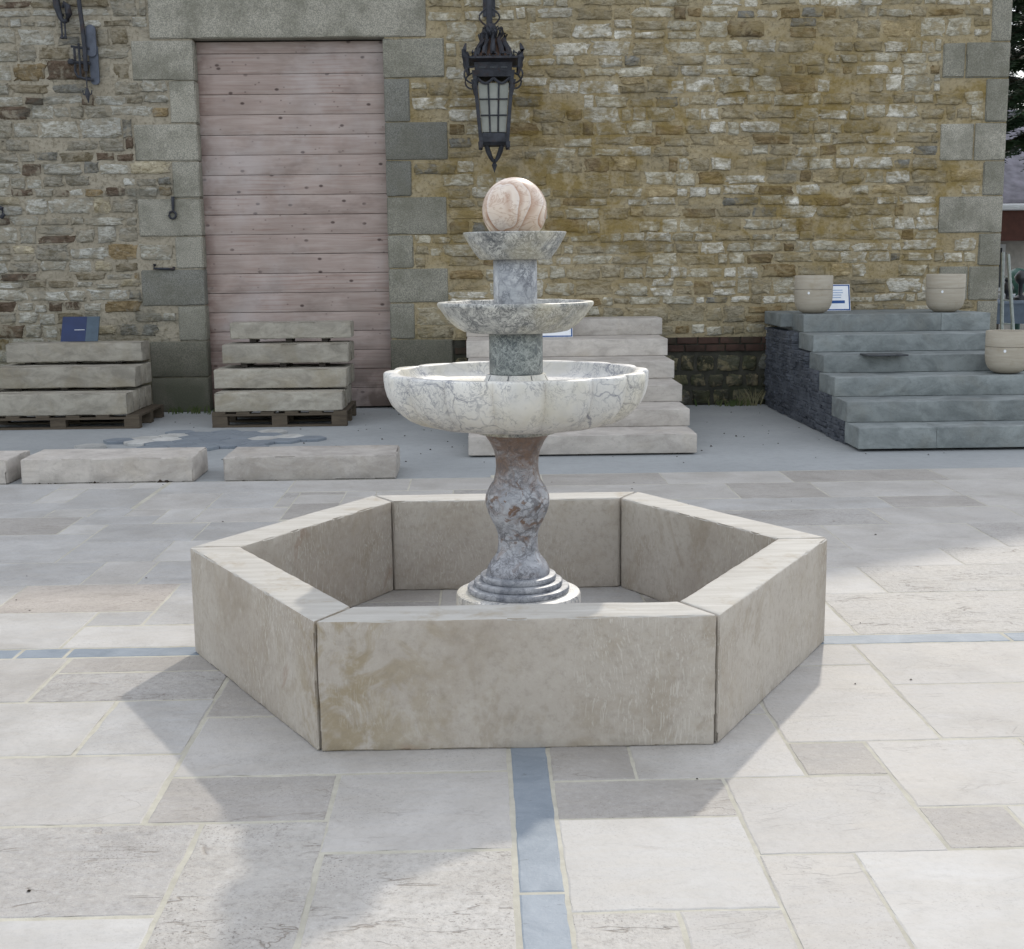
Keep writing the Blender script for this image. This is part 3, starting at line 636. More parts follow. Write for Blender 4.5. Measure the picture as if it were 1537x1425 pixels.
# plank door
door = bpy.data.objects.new('door', None); COL.objects.link(door); door.parent = barn; door.location = (-1.94, .13, 0); ROOT[door] = Vector((-1.94, WY+.13, 0))
door['label'] = 'tall door of horizontal pale pink boards'
z = .02; k = 0
while z < DZT-.02:
    hgt = min(.196, DZT-.004-z)
    block('plank', DXL-.02, DXR+.02, WY+.13+random.uniform(-.003, .002), WY+.17, z, z+hgt-.0035, M['door'], door, bev=.004, amp=.0012, chip=.002, step=.15)
    z += hgt
mb = MB(); mb.box(DXL-.02, DXR+.02, WY+.172, WY+.2, .01, DZT+.01); mb.ob('door_backing', M['batten'], door)

# rubble stones
rs = random.Random(11)
OBS = [(a, b, c, d) for a, b, c, d, _ in JL+JR+QR]+[(-3.29, -.585, 3.67, 4.45), (DXL-.03, DXR+.03, 0, DZT+.02)]
def free(x0, x1, z0, z1):
    iv = [(x0, x1)]
    for a, b, c, d in OBS:
        if d < z0+.01 or c > z1-.01: continue
        a -= .012; b += .012; out = []
        for p, q_ in iv:
            if b <= p or a >= q_: out.append((p, q_)); continue
            if a-p > .05: out.append((p, a))
            if q_-b > .05: out.append((b, q_))
        iv = out
    return iv
PALR = [((.50, .47, .39), 32), ((.60, .575, .51), 28), ((.34, .295, .21), 14), ((.25, .185, .10), 6), ((.20, .15, .09), 3), ((.22, .215, .195), 4), ((.36, .32, .24), 18), ((.42, .34, .21), 3)]
PALL = [((.40, .385, .34), 28), ((.47, .46, .42), 14), ((.30, .28, .235), 20), ((.20, .17, .12), 8), ((.13, .095, .07), 7), ((.22, .215, .195), 7), ((.42, .37, .27), 6), ((.25, .19, .11), 4)]
PALD = [((.05, .05, .04), 10), ((.075, .07, .055), 10), ((.11, .105, .09), 4), ((.05, .033, .025), 3), ((.14, .14, .13), 2)]
def pick(P): 
    t = rs.uniform(0, sum(p[1] for p in P))
    for c, wgt in P:
        t -= wgt
        if t <= 0: break
    f = rs.uniform(.88, 1.12); return tuple(v*f for v in c)
def rubble(x0, x1, z0, z1, c, proud, wy=WY, rnd=.25):
    """one irregular rubble stone lying in the wall face"""
    n = 22 if x1-x0 > .2 else 16
    cx, cz = (x0+x1)/2, (z0+z1)/2; a, b = (x1-x0)/2, (z1-z0)/2; sd = rs.uniform(0, 90)
    e = rs.uniform(.16, .36)+(rnd-.25)*.6; tl = rs.uniform(-.04, .04); pts = []
    for i in range(n):
        t = 2*math.pi*(i+.5*(rs.random()-.5))/n; ct, st = math.cos(t), math.sin(t)
        x = math.copysign(abs(ct)**e, ct); zz = math.copysign(abs(st)**e, st)
        j = 1+.24*noise.noise(Vector((ct*2.2+sd, st*2.2, sd)))+rs.uniform(-.13, .03)
        pts.append((x*a*j, zz*b*j+tl*x*a))
    V = []; F = []
    for s_, dy in ((1.0, .03), (1.0, -proud*.15), (.9, -proud*.8), (.55, -proud*1.05)):
        for x, zz in pts:
            px, pz = cx+x*s_, cz+zz*s_
            d = (noise.noise(Vector((px*14, sd, pz*22)))*.45*proud+rs.uniform(-.12, .12)*proud) if dy < 0 else 0
            V.append((px, wy+dy+d, pz))
    V.append((cx, wy-proud*(1+rs.uniform(-.2, .3)), cz))
    for k in range(3):
        for i in range(n): j = (i+1) % n; F.append((k*n+i, k*n+j, (k+1)*n+j, (k+1)*n+i))
    for i in range(n): F.append((3*n+i, 3*n+(i+1) % n, 4*n))
    return V, F, c
STONES = []
def courses(x0, x1, z0, z1, pal, hlo, hhi, wlo, whi):
    z = z0
    while z < z1:
        hh = rs.uniform(hlo, hhi) if rs.random() < .75 else rs.uniform(hhi, hhi*1.3)
        for p, q_ in free(x0, x1, z, z+hh):
            x = p
            while x < q_-.04:
                ww = min(rs.uniform(wlo, whi)*(.8+hh*1.6), q_-x)
                if q_-x-ww < .07: ww = q_-x
                g = rs.uniform(.008, .02); zl, zh = z+rs.uniform(-.008, .02), z+hh-(rs.uniform(-.008, .02) if rs.random() < .75 else rs.uniform(.02, .04))
                if hh > .15 and rs.random() < .25:
                    zm = zl+(zh-zl)*rs.uniform(.4, .6); STONES.append((x+g/2, x+ww-g/2, zl, zm-.008, pick(pal))); STONES.append((x+g/2, x+ww-g/2, zm+.008, zh, pick(pal)))
                elif rs.random() < .93: STONES.append((x+g/2, x+ww-g/2, zl, zh, pick(pal)))
                x += ww
        z += hh
courses(-.75, XR-.01, .72, 4.5, PALR, .085, .15, .10, .42)
courses(-7.6, DXL-.0, .02, 4.5, PALL, .08, .15, .12, .42)
vis = lambda s_: (-4.95 < (s_[0]+s_[1])/2 < 5.2 and (s_[2]+s_[3])/2 < 4.12)
order = sorted(STONES, key=lambda s_: -((s_[1]-s_[0])*(s_[3]-s_[2])) if vis(s_) else 0)
small = MB()
for k, (x0, x1, z0, z1, c) in enumerate(order):
    V, F, c = rubble(x0, x1, z0, z1, c, rs.uniform(.005, .022))
    if k < 290: ob('stone', V, F, M['stone'], barn, 50, ((x0+x1)/2, WY, (z0+z1)/2), c)
    else: small.add(V, F, c)
so = small.ob('small_stones', M['stone'], barn, 50); so['kind'] = 'stuff'
# damp plinth: two brick courses over flint rubble
mb = MB(); front_grid(mb, -.56, XR-.3, .0, .705); V = [(x, y+.015, z) for x, y, z in mb.V]; ob('plinth_face', V, mb.F, M['oldplaster'], barn)
for r_ in range(2):
    x = -.36+.11*r_; zb = .55+r_*.078
    while x < 4.55:
        L = rs.uniform(.2, .225); block('brick', x, x+L-.012, WY-.006+rs.uniform(-.004, .006), WY+.09, zb+.004, zb+.072, M['brick'], barn, bev=.006, amp=.003, chip=.006, step=.06); x += L
z = .0
for r_, hh in enumerate((.17, .15, .19)):
    for p, q_ in free(-.56, XR-.32, z, z+hh):
        x = p
        while x < q_-.06:
            ww = min(rs.uniform(.14, .3), q_-x)
            V, F, c = rubble(x+.012, x+ww-.012, z+.012, z+hh-.008, pick(PALD), rs.uniform(.01, .022), WY+.012, .5)
            ob('flint', V, F, M['stone'], barn, 60, ((x+x+ww)/2, WY, z+hh/2), c); x += ww
    z += hh+.008

# ------------------------------------------------------------------ beige display steps
stp = thing('beige_steps', (.72, 11.4, 0), 'flight of six beige sawn stone steps leaning up to the barn wall', 'steps')
BS = [(9.83, .161, -.178, 1.588), (10.31, .300, -.185, 1.604), (10.86, .443, -.195, 1.622), (11.46, .598, -.205, 1.640), (12.1, .758, -.222, 1.667), (12.72, .922, -.23, 1.697)]
pz = .014
mb = MB()
for k, (yf, zt, xl, xr) in enumerate(BS):
    yb = BS[k+1][0]+.09 if k < 5 else WY-.04
    block('step', xl, xr, yf, yb, pz, zt, M['beige'], stp, bev=.005, amp=.001, chip=.0035, step=.08, rot=0.0); pz = zt+.0015
    if k: mb.box(xl+.03, xr-.03, yb-.05 if False else BS[k][0]+.10, WY-.05, BS[k-1][1]+.004, zt-.02) if False else None
for k in range(1, 6):
    yb = BS[k][0]+.095
    if yb < WY-.1: mb.box(BS[k][2]+.04, BS[k][3]-.04, yb, WY-.06, .004 if k == 1 else BS[k-2][1]+.004, BS[k-1][1]-.004)
mb.ob('core', M['concrete'], stp)
for x in (.05, .72, 1.36): ob('packer', *boxVF(x-.05, x+.05, 9.88, 10.25, .001, .0142), M['batten'], stp)

# ------------------------------------------------------------------ grey steps with slate-clad flank
gst = thing('grey_steps', (3.7, 11.4, 0), 'six blue-grey stone steps with a dark stacked slate side', 'steps')
GS = [(9.85, .187, 2.848), (10.19, .351, 2.845), (10.60, .509, 2.852), (11.06, .656, 2.872), (11.5, .806, 2.888), (11.99, .968, 2.914)]
GXR = 4.66; pz = .022
for k, (yf, zt, xl) in enumerate(GS):
    if k < 5:
        yb = GS[k+1][0]+.06
    else: yb = 12.42
    xs = [xl, GXR] if k not in (0, 5) else ([xl, 3.455, GXR] if k == 0 else [xl, 4.2, GXR])
    for a, b in zip(xs, xs[1:]):
        block('step', a+(.001 if a != xl else 0), b, yf, yb, pz, zt, M['greystep'], gst, bev=.004, amp=.001, chip=.003, step=.08)
    pz = zt+.0015
block('cap_slab', 2.80, GXR-.01, 12.424, WY-.03, .835, .962, M['greystep'], gst, bev=.006, amp=.003, chip=.006, step=.1)
mb = MB()
for k in range(1, 6): mb.box(2.93, GXR-.05, GS[k][0]+.065, WY-.05, .002 if k == 1 else GS[k-2][1]+.003, GS[k-1][1]-.003)
mb.box(2.93, GXR-.05, 12.43, WY-.05, GS[4][1]+.002, .832)
mb.ob('core', M['concrete'], gst)
mb = MB(); z = .004; rs2 = random.Random(5)
while z < .95:
    hh = rs2.uniform(.018, .034)
    y = WY-.04
    # the flank stops behind the end of whichever step block lies at this height
    k_ = next((k for k in range(6) if z+hh*.5 < GS[k][1]), 5)
    yend = (GS[k_+1][0]+.064) if k_ < 5 else 12.426
    while y > yend+.02:
        L = min(rs2.uniform(.06, .26), y-yend)
        if z+hh > (.83 if y > 12.42 else .965): 
            y -= L; continue
        x0 = 2.815+rs2.uniform(-.012, .012)+(13.16-y)*.012
        sh = rs2.uniform(.6, 1.3)
        V, F = boxVF(x0, 2.94, y-L+.003, y, z+.001, z+hh-.002)
        V = [(vx+(rs2.uniform(-.005, .005) if vx < 2.9 else 0), vy, vz+rs2.uniform(-.0015, .0015)) for vx, vy, vz in V]
        mb.add(V, F); y -= L
    z += hh
cl = mb.ob('slate_cladding', M['cladding'], gst); cl['kind'] = 'stuff'
tag(block('slate_offcut', 3.20, 3.56, 10.92, 11.12, .657, .672, M['darkslate'], bev=.004, amp=.002, chip=.004, step=.06, rot=.05), 'thin black slate offcut lying on a grey step tread', 'slate')

# ------------------------------------------------------------------ planters
def planter(x, y, z, label):
    t = thing('planter', (x, y, z), label, 'planter', 'round-bottomed buff stone planters on the grey steps')
    r = .179
    prof = [(0, 0), (.07, 0), (.095, .004), (.125, .018), (.15, .042), (.167, .075), (.176, .115), (r, .16), (r, .222)]
    def put(name, pr, mat=M['planter'], s=45):
        V, F = lathe([(p[0], p[1]+z) for p in pr], x, y, 56); ob(name, V, F, mat, t, s)
    put('bowl', prof+[(r-.003, .2245), (.15, .2245), (.05, .20), (0, .20)])
    put('rim', [(r-.025, .2265), (r-.003, .2265), (r, .229), (r+.001, .35), (r-.004, .356), (r-.018, .357), (r-.024, .352), (r-.026, .2265)])
    a = math.radians(-118); c, s_ = math.cos(a), math.sin(a); zz = z+.195
    V = []
    for i in range(10):
        b = 2*math.pi*i/10; V.append((x+c*(r+.0012)-s_*.011*math.cos(b), y+s_*(r+.0012)+c*.011*math.cos(b), zz+.013*math.sin(b)))
    for v in list(V): V.append((v[0]-c*.004, v[1]-s_*.004, v[2]))
    F = [tuple(range(10))]+[(i, i+10, (i+1) % 10+10, (i+1) % 10) for i in range(10)]
    ob('sticker', V, F, M['white'], t)
planter(3.085, 12.33, .963+.0055, 'buff stone planter beside the framed notice on the grey steps')
planter(4.33, 12.28, .963+.0055, 'buff stone planter by the barn corner on the top grey step')
planter(4.372, 10.84, .511, 'buff stone planter standing low down on the grey steps')

# ------------------------------------------------------------------ notices
def notice(x, y, z, wd, ht, label, lean, name='notice_board'):
    t = thing(name, (x, y, z), label, 'sign')
    def pl(nm, a, b, c, d, off, th, mat):
        V = []
        for oy in (-off-th, -off):
            for u, v in ((a, c), (b, c), (b, d), (a, d)): V.append((x+u, y+oy+v*math.sin(lean), z+v*math.cos(lean)))
        ob(nm, V, [(0, 1, 2, 3), (7, 6, 5, 4), (0, 4, 5, 1), (1, 5, 6, 2), (2, 6, 7, 3), (3, 7, 4, 0)], mat, t)
    pl('board', 0, wd, 0, ht, 0, .012, M['white'])
    f = .012
    for a, b, c, d in ((.004, wd-.004, .004, .004+f), (.004, wd-.004, ht-.004-f, ht-.004), (.004, .004+f, .004+f, ht-.004-f), (wd-.004-f, wd-.004, .004+f, ht-.004-f)):
        pl('border_line', a, b, c, d, .0121, .001, M['blue_print'])
    return pl, wd, ht
pl, wd, ht = notice(3.30, 12.98, .9635, .325, .27, 'white framed notice with blue border on the top grey step', .28)
pl('text_line', .05, .27, .075, .105, .0121, .001, M['blue_print'])
for v in (.13, .155, .18, .205): pl('text_line', .07, .07+random.uniform(.14, .19), v, v+.010, .0121, .001, M['pale_print'])
pl, wd, ht = notice(.30, 12.50, .760, .50, .27, 'white notice with blue border on beige steps behind the fountain', .28)
pl('text_line', .06, .42, .07, .10, .0121, .001, M['blue_print'])
for v in (.13, .16, .19): pl('text_line', .08, .40, v, v+.012, .0121, .001, M['pale_print'])

# ------------------------------------------------------------------ pallets and stacked blocks
def pallet(x0, x1, y0, y1, ztop, label):
    t = thing('pallet', ((x0+x1)/2, (y0+y1)/2, 0), label, 'pallet', 'timber pallets by the barn wall')
    h1 = ztop-.018
    for j in range(3):
        yy = y0+(y1-y0-.1)*j/2
        ob('bottom_board', *boxVF(x0, x1, yy, yy+.1, .001, .018), M['pallet'], t)
        for i in range(3):
            xx = x0+(x1-x0-.14)*i/2
            ob('foot_block', *boxVF(xx, xx+.14, yy+.003, yy+.097, .0185, h1-.019), M['pallet'], t)
        ob('stringer', *boxVF(x0, x1, yy, yy+.1, h1-.0185, h1-.0005), M['pallet'], t)
    n = 6
    for i in range(n):
        xx = x0+(x1-x0-.12)*i/(n-1); ob('deck_board', *boxVF(xx, xx+.12, y0, y1, h1, ztop), M['pallet'], t)
def stack(x0, x1, rows, yback, pre, slabel):
    names = ['bottom', 'second', 'third', 'top']; 
    for k, (yf, z0, z1, nb, xa, xb) in enumerate(rows):
        top = k == len(rows)-1; d = (yback-yf)/nb
        for i in range(nb):
            where = 'top' if top else ('bottom' if k == 0 else ('second' if k == 1 else 'third'))
            if nb == 1: pos = 'single'
            else: pos = 'front' if i == 0 else ('rear' if i == nb-1 else 'inner')
            lab = f'pale kerb stone, {pos} one of the {where} layer {slabel}'
            g = {'group': 'kerb stones stacked '+slabel}
            dx = random.uniform(-.012, .012) if i else 0
            tag(block('kerb_stone', xa+dx, xb+dx*.6, yf+d*i+(.003 if i else 0), yf+d*(i+1)-.003, z0, z1, M['stackstone'], bev=.008, amp=.005, chip=.014, step=.08, freq=4), lab, 'stone block', g['group'])
        if not top:
            zt = rows[k+1][1]; 
            for x in (xa+.25, (xa+xb)/2, xb-.25):
                ob_ = ob('spacer_batten', *boxVF(x-.03, x+.03, rows[k+1][0]+.04, yback-.02, z1+.0062, zt-.0062 if False else zt-.001), M['batten'])
                # rests on the layer below
                tag(ob_, f'thin timber spacer above {["bottom","second","third"][k]} kerb layer {slabel}', 'batten', 'spacers '+slabel)
pallet(-2.575, -1.335, 11.86, 12.74, .142, 'timber pallet under the four-layer kerb stack by the plank door')
stack(-2.55, -1.37, [(11.88, .145, .318, 4, -2.552, -1.372), (12.1, .338, .515, 3, -2.59, -1.349), (12.25, .560, .738, 2, -2.534, -1.342), (12.45, .778, .935, 1, -2.491, -1.333)], 12.73, '', 'in front of the plank door')
pallet(-4.75, -3.25, 11.88, 12.80, .125, 'timber pallet under the three-layer kerb stack by the barn wall')
stack(-4.7, -3.35, [(11.9, .128, .325, 4, -4.72, -3.356), (12.2, .355, .548, 3, -4.72, -3.346), (12.5, .578, .757, 1, -4.66, -3.352)], 12.79, '', 'below the blue panel')
# straps left on the pallet
# ------------------------------------------------------------------ blue panel
t = thing('sample_panel', (-4.07, 12.74, .76), 'blue sample panel with a grey-blue end leaning on the barn wall', 'panel')
def lean(nm, a, b, c, d, mat, off=0, th=.02):
    V = []
    for o_ in (-off-th, -off):
        for u, v in ((a, c), (b, c), (b, d), (a, d)): V.append((u, 12.74+o_+v*.45, .76+v*.9))
    ob(nm, V, [(0, 1, 2, 3), (7, 6, 5, 4), (0, 4, 5, 1), (1, 5, 6, 2), (2, 6, 7, 3), (3, 7, 4, 0)], mat, t)
lean('blue_face', -4.20, -3.962, 0, .262, M['blue_panel']); lean('grey_face', -3.961, -3.84, 0, .262, M['grey_panel'])
lean('white_line', -4.075, -3.975, .120, .1245, M['white'], .0201, .001)

# ------------------------------------------------------------------ kerb stones lying along the paving edge
for a, b, y0, y1, zt, r_, lab in ((-4.35, -3.36, 8.86, 9.35, .172, .004, 'pale kerb stone on the ground at the row end away from the steps'),
                           (-3.262, -2.075, 8.862, 9.36, .176, .012, 'pale kerb stone with debris along its foot in the ground row'),
                           (-1.866, -.67, 8.875, 9.38, .171, .012, 'pale kerb stone with a chipped lower corner beside the hexagon tiles')):
    tag(block('kerb_stone', a, b, y0, y1, .001, zt, M['beige'], rot=r_, bev=.009, amp=.004, chip=.014, step=.07, freq=4), lab, 'stone block', 'kerb stones lying along the paving edge')

# ------------------------------------------------------------------ loose hexagon tiles
R6 = .135; whites = [(-3.05, 11.06), (-2.80, 11.30), (-2.84, 10.86), (-2.00, 11.42), (-2.07, 10.95), (-1.63, 11.13), (-3.1, 10.55)]
def hexv(x, y, r, z): return [(x+r*math.cos(math.radians(60*k)), y+r*math.sin(math.radians(60*k)), z) for k in range(6)]
cells = []
for i in range(-4, 5):
    for j in range(-2, 3):
        x = -2.36+i*1.5*R6*1.01; y = 10.95+(j+(.5 if i % 2 else 0))*math.sqrt(3)*R6*1.01
        if abs(i) == 4 and j not in (0,): continue
        if y < 10.38 or y > 11.45 or (abs(i) >= 3 and (y < 10.7 or y > 11.35)) or (y > 11.3 and abs(i) > 2): continue
        cells.append((x, y))
wset = set()
for wx, wy in whites:
    wset.add(min(range(len(cells)), key=lambda c: (cells[c][0]-wx)**2+(cells[c][1]-wy)**2))
for c, (x, y) in enumerate(cells):
    zt = .024+random.uniform(-.002, .003); V = hexv(x, y, R6*.985, .001)+hexv(x, y, R6*.985, zt-.003)+hexv(x, y, R6*.955, zt)
    F = [tuple(range(5, -1, -1)), tuple(range(12, 18))]
    for L in (0, 6):
        for k in range(6): F.append((L+k, L+(k+1) % 6, L+6+(k+1) % 6, L+6+k))
    wt = c in wset
    tag(ob('hexagon_tile', V, F, M['tilewhite' if wt else 'tilegrey']), ('pale cream' if wt else 'blue-grey')+' hexagonal stone tile laid loose on the yard', 'tile', ('pale' if wt else 'blue-grey')+' hexagon tiles on the yard')
tag(ob('hexagon_tile', [(v[0]-3.32, v[1]+10.62, v[2]) for v in hexv(0, 0, R6, .001)+hexv(0, 0, R6*.97, .024)], [tuple(range(5, -1, -1)), tuple(range(6, 12))]+[(k, (k+1) % 6, (k+1) % 6+6, k+6) for k in range(6)], M['tilewhite']), 'single pale hexagonal tile lying apart behind a kerb stone', 'tile')

# ------------------------------------------------------------------ hanging lantern
LX, LY = .065, 12.60
lt = thing('hanging_lantern', (LX, LY, 2.32), 'large antique iron lantern with glazed panes hanging before the barn wall', 'lantern')
def frus(hw0, z0, hw1, z1): 
    V = [(LX+sx*h_, LY+sy*h_, z_) for h_, z_ in ((hw0, z0), (hw1, z1)) for sx, sy in ((-1, -1), (1, -1), (1, 1), (-1, 1))]
    return V, [(3, 2, 1, 0), (4, 5, 6, 7), (0, 1, 5, 4), (1, 2, 6, 5), (2, 3, 7, 6), (3, 0, 4, 7)]
def lant(nm, parts, mat=M['iron'], s=40):
    mb = MB()
    for V, F in parts: mb.add(V, F)
    return mb.ob(nm, mat, lt, s)
lant('rod', [tube([(LX-.03, LY, 3.66), (LX-.03, LY, 4.42)], .03, 12)])
lant('wall_arm', [tube([(LX-.03, LY-.05, 4.44), (LX-.03, WY-.03, 4.44)], .03, 10), tube([(LX-.03, WY-.04, 3.95), (LX-.03, LY+.28, 4.12), (LX-.03, LY+.08, 4.4)], .018, 8), boxVF(LX-.09, LX+.03, WY-.045, WY-.026, 3.85, 4.6)])
lant('scroll', [tube([(LX-.03+s_*(.02+.075*math.sin(t)), LY, 3.66+.16*t/3) for t in [k*.3 for k in range(11)]], .009, 6) for s_ in (-1, 1)])
lant('knob', [lathe([(0, 3.56), (.05, 3.565), (.068, 3.60), (.066, 3.64), (.045, 3.675), (.032, 3.69), (0, 3.69)], LX-.02, LY, 20)])
V, F = lathe([(.175, 3.366), (.16, 3.40), (.12, 3.45), (.085, 3.50), (.06, 3.54), (.05, 3.562), (0, 3.562)], LX, LY, 24); ob('dome', V, F, mat_flat('rusted_dome', (.045, .024, .015), .75, .3, .7, 9), lt, 40)
leaves = []
for k in range(12):
    a = 2*math.pi*k/12; c, s_ = math.cos(a), math.sin(a)
    leaves.append(tube([(LX+c*.165, LY+s_*.165, 3.39), (LX+c*.15, LY+s_*.15, 3.45), (LX+c*.105, LY+s_*.105, 3.53), (LX+c*.135, LY+s_*.135, 3.59)], .024, 6, (1, 1.1, .9, .4)))
    leaves.append(tube([(LX+c*.06-s_*.02, LY+s_*.06+c*.02, 3.55), (LX+c*.10-s_*.02, LY+s_*.10+c*.02, 3.60), (LX+c*.09, LY+s_*.09, 3.65), (LX+c*.06, LY+s_*.06, 3.64)], .012, 5, (1, 1, .8, .4)))
lant('leaf_cluster', leaves)
lant('cornice', [frus(.19, 3.318, .25, 3.34), frus(.25, 3.3405, .25, 3.358), frus(.24, 3.3585, .18, 3.372)])
for k in range(4):
    cr = []
    for i in range(5):
        t_ = -.19+.095*i; hgt = .075 if i == 2 else (.055 if i % 2 == 0 else .04)
        P_ = lambda u, z_, o_=0.0: {0: (LX+u, LY-.238-o_, z_), 1: (LX+.238+o_, LY+u, z_), 2: (LX-u, LY+.238+o_, z_), 3: (LX-.238-o_, LY-u, z_)}[k]
        cr.append(tube([P_(t_, 3.358), P_(t_, 3.358+hgt*.6, .012), P_(t_, 3.358+hgt, .0)], .016, 6, (1, .8, .25)))
        cr.append(tube([P_(t_+.035*math.sin(a_)*1.0, 3.372+.022*math.cos(a_)) for a_ in [q_*.5 for q_ in range(11)]], .006, 5))
    lant('cresting', cr)
lant('frieze', [frus(.172, 3.242, .178, 3.317)])
for dx in (-.1, 0, .1): ob('slot', *boxVF(LX+dx-.03, LX+dx+.03, LY-.1795, LY-.1755, 3.262, 3.276), M['darkslate'], lt)
lant('lower_band', [frus(.186, 3.185, .200, 3.241)])
for sx in (-1, 1):
    for sy in (-1, 1):
        d = Vector((sx, sy, 0)).normalized()
        b = Vector((LX+sx*.236, LY+sy*.236, 3.35))
        lant('crest_leaf', [tube([b+Vector((0, 0, -.09)), b+d*.03, b+d*.045+Vector((0, 0, .06)), b+d*.02+Vector((0, 0, .12))], .03, 6, (.5, 1.1, .8, .25)), tube([b+Vector((-sx*.07, 0, 0)), b+Vector((-sx*.07, 0, .055))], .022, 6, (1, .3)), tube([b+Vector((0, -sy*.07, 0)), b+Vector((0, -sy*.07, .055))], .022, 6, (1, .3))])
        o0 = Vector((LX+sx*.185, LY+sy*.185, 3.25))
        lant('side_scroll', [tube([o0+Vector((sx*.085*math.sin(t), sy*.085*math.sin(t), -.055+.075*math.cos(t))) for t in [k*.32 for k in range(11)]], .0085, 6)])
        lant('corner_post', [tube([(LX+sx*.174, LY+sy*.174, 3.19), (LX+sx*.124, LY+sy*.124, 2.60)], .024, 4), tube([(LX+sx*.178, LY+sy*.178, 3.16), (LX+sx*.172, LY+sy*.172, 3.06)], .034, 6, (1, .4)), tube([(LX+sx*.126, LY+sy*.126, 2.60), (LX+sx*.131, LY+sy*.131, 2.545)], .026, 6, (1, .7))])
        lant('foot_scroll', [tube([(LX+sx*.075, LY+sy*.075, 2.585), (LX+sx*.06, LY+sy*.06, 2.53), (LX+sx*.035, LY+sy*.035, 2.47), (LX+sx*.012, LY+sy*.012, 2.43)], .02, 6, (1, 1.2, 1, .7))])
def face(k):
    """point on lantern side k: t across -1..1, z height"""
    def f(t, z, out):
        h_ = .168+(z-3.19)*(.050/.59); u = t*h_; n_ = h_+out
        return {0: (LX+u, LY-n_, z), 1: (LX+n_, LY+u, z), 2: (LX-u, LY+n_, z), 3: (LX-n_, LY-u, z)}[k]
    return f
for k in range(4):
    f = face(k)
    zs = [2.69, 2.84, 2.985, 3.13]; ts = [-.88, -.30, .30, .88]
    for i in range(3):
        for j in range(3):
            V = [f(ts[i], zs[j], -.006), f(ts[i+1], zs[j], -.006), f(ts[i+1], zs[j+1], -.006), f(ts[i], zs[j+1], -.006), f(ts[i], zs[j], -.009), f(ts[i+1], zs[j], -.009), f(ts[i+1], zs[j+1], -.009), f(ts[i], zs[j+1], -.009)]
            ob('pane', V, [(0, 1, 2, 3), (7, 6, 5, 4), (0, 4, 5, 1), (1, 5, 6, 2), (2, 6, 7, 3), (3, 7, 4, 0)], M['glass'], lt)
    lant('glazing_bars', [tube([f(t, 2.68, 0), f(t, 3.15, 0)], .0085, 6) for t in ts[1:3]]+[tube([f(-.9, z_, 0), f(.9, z_, 0)], .0075, 6) for z_ in zs[1:3]])
    lant('scalloped_edge', [tube([f(-.92+.92*q_+.92*s_/8, 3.175-.05*math.sin(math.pi*s_/8), .004) for s_ in range(9)], .014, 6) for q_ in (0, 1)])
lant('bottom_band', [frus(.10, 2.57, .130, 2.60), frus(.130, 2.6005, .133, 2.682)])
lant('finial', [lathe([(0, 2.32), (.006, 2.34), (.018, 2.37), (.026, 2.395), (.014, 2.415), (.024, 2.43), (.014, 2.45), (0, 2.452)], LX, LY, 14)])

# ------------------------------------------------------------------ wrought iron on the barn wall
br = thing('iron_bracket', (-3.87, WY-.03, 3.08), 'wrought iron lantern bracket with pointed finial fixed to the barn wall', 'bracket')
def bro(nm, parts, mat=M['iron']):
    mb = MB()
    for V, F in parts: mb.add(V, F)
    return mb.ob(nm, mat, br, 40)
BY = WY-.10
def plate(x0, x1, z0, z1, y0, y1, r):
    V = []; n = 6; pts = []
    for cx_, cz_, a0 in ((x1-r, z1-r, 0), (x0+r, z1-r, 90), (x0+r, z0+r, 180), (x1-r, z0+r, 270)):
        for k in range(n): a = math.radians(a0+90*k/(n-1)); pts.append((cx_+r*math.cos(a), cz_+r*math.sin(a)))
    m_ = len(pts); V = [(x, y0, z) for x, z in pts]+[(x, y1, z) for x, z in pts]
    return V, [tuple(range(m_)), tuple(range(2*m_-1, m_-1, -1))]+[(i, i+m_, (i+1) % m_+m_, (i+1) % m_) for i in range(m_)]
bro('back_plate', [plate(-3.875, -3.79, 3.24, 3.62, WY-.05, WY-.028, .035), plate(-3.89, -3.795, 3.50, 3.80, WY-.075, WY-.051, .045)], mat_flat('blue_grey_iron', (.075, .085, .11), .6, .4, .3, 14))
bro('upright', [tube([(-3.93, BY, 4.35), (-3.925, BY, 4.0), (-3.91, BY, 3.8), (-3.90, BY, 3.60), (-3.90, BY, 3.36)], .022, 8), tube([(-3.955, BY, 3.62), (-3.955, BY, 3.30)], .012, 6)])
bro('cross_bar', [tube([(-4.03, BY, 3.595), (-3.98, BY, 3.585), (-3.86, BY+.03, 3.575)], .014, 6), tube([(-4.03, BY, 3.45), (-3.86, BY+.03, 3.435)], .016, 6), tube([(-4.0, BY, 3.60), (-4.0, BY, 3.46)], .014, 6), tube([(-4.0, BY, 3.43), (-4.005, BY, 3.36), (-3.985, BY, 3.31), (-3.90, BY+.01, 3.285), (-3.84, BY+.03, 3.28)], .014, 6)])
bro('knob', [lathe([(0, 3.42), (.03, 3.43), (.034, 3.455), (.02, 3.475), (0, 3.48)], -4.04, BY, 12)])
bro('fixing', [tube([(-3.92, BY, 3.5), (-3.92, WY-.03, 3.5)], .012, 6), tube([(-3.90, BY, 3.30), (-3.88, WY-.04, 3.30)], .012, 6), tube([(-3.92, BY, 4.2), (-3.92, WY-.012, 4.2)], .014, 6)])
bro('finial', [tube([(-3.90, BY, 3.36), (-3.90, BY, 3.17)], .007, 6), tube([(-3.90, BY, 3.20), (-3.90, BY, 3.15), (-3.895, BY, 3.06)], .03, 6, (.4, 1, .1)), tube([(-3.90, BY, 3.13), (-3.94, BY, 3.145), (-3.945, BY, 3.18)], .007, 5), tube([(-3.90, BY, 3.13), (-3.86, BY, 3.145), (-3.855, BY, 3.18)], .007, 5)])
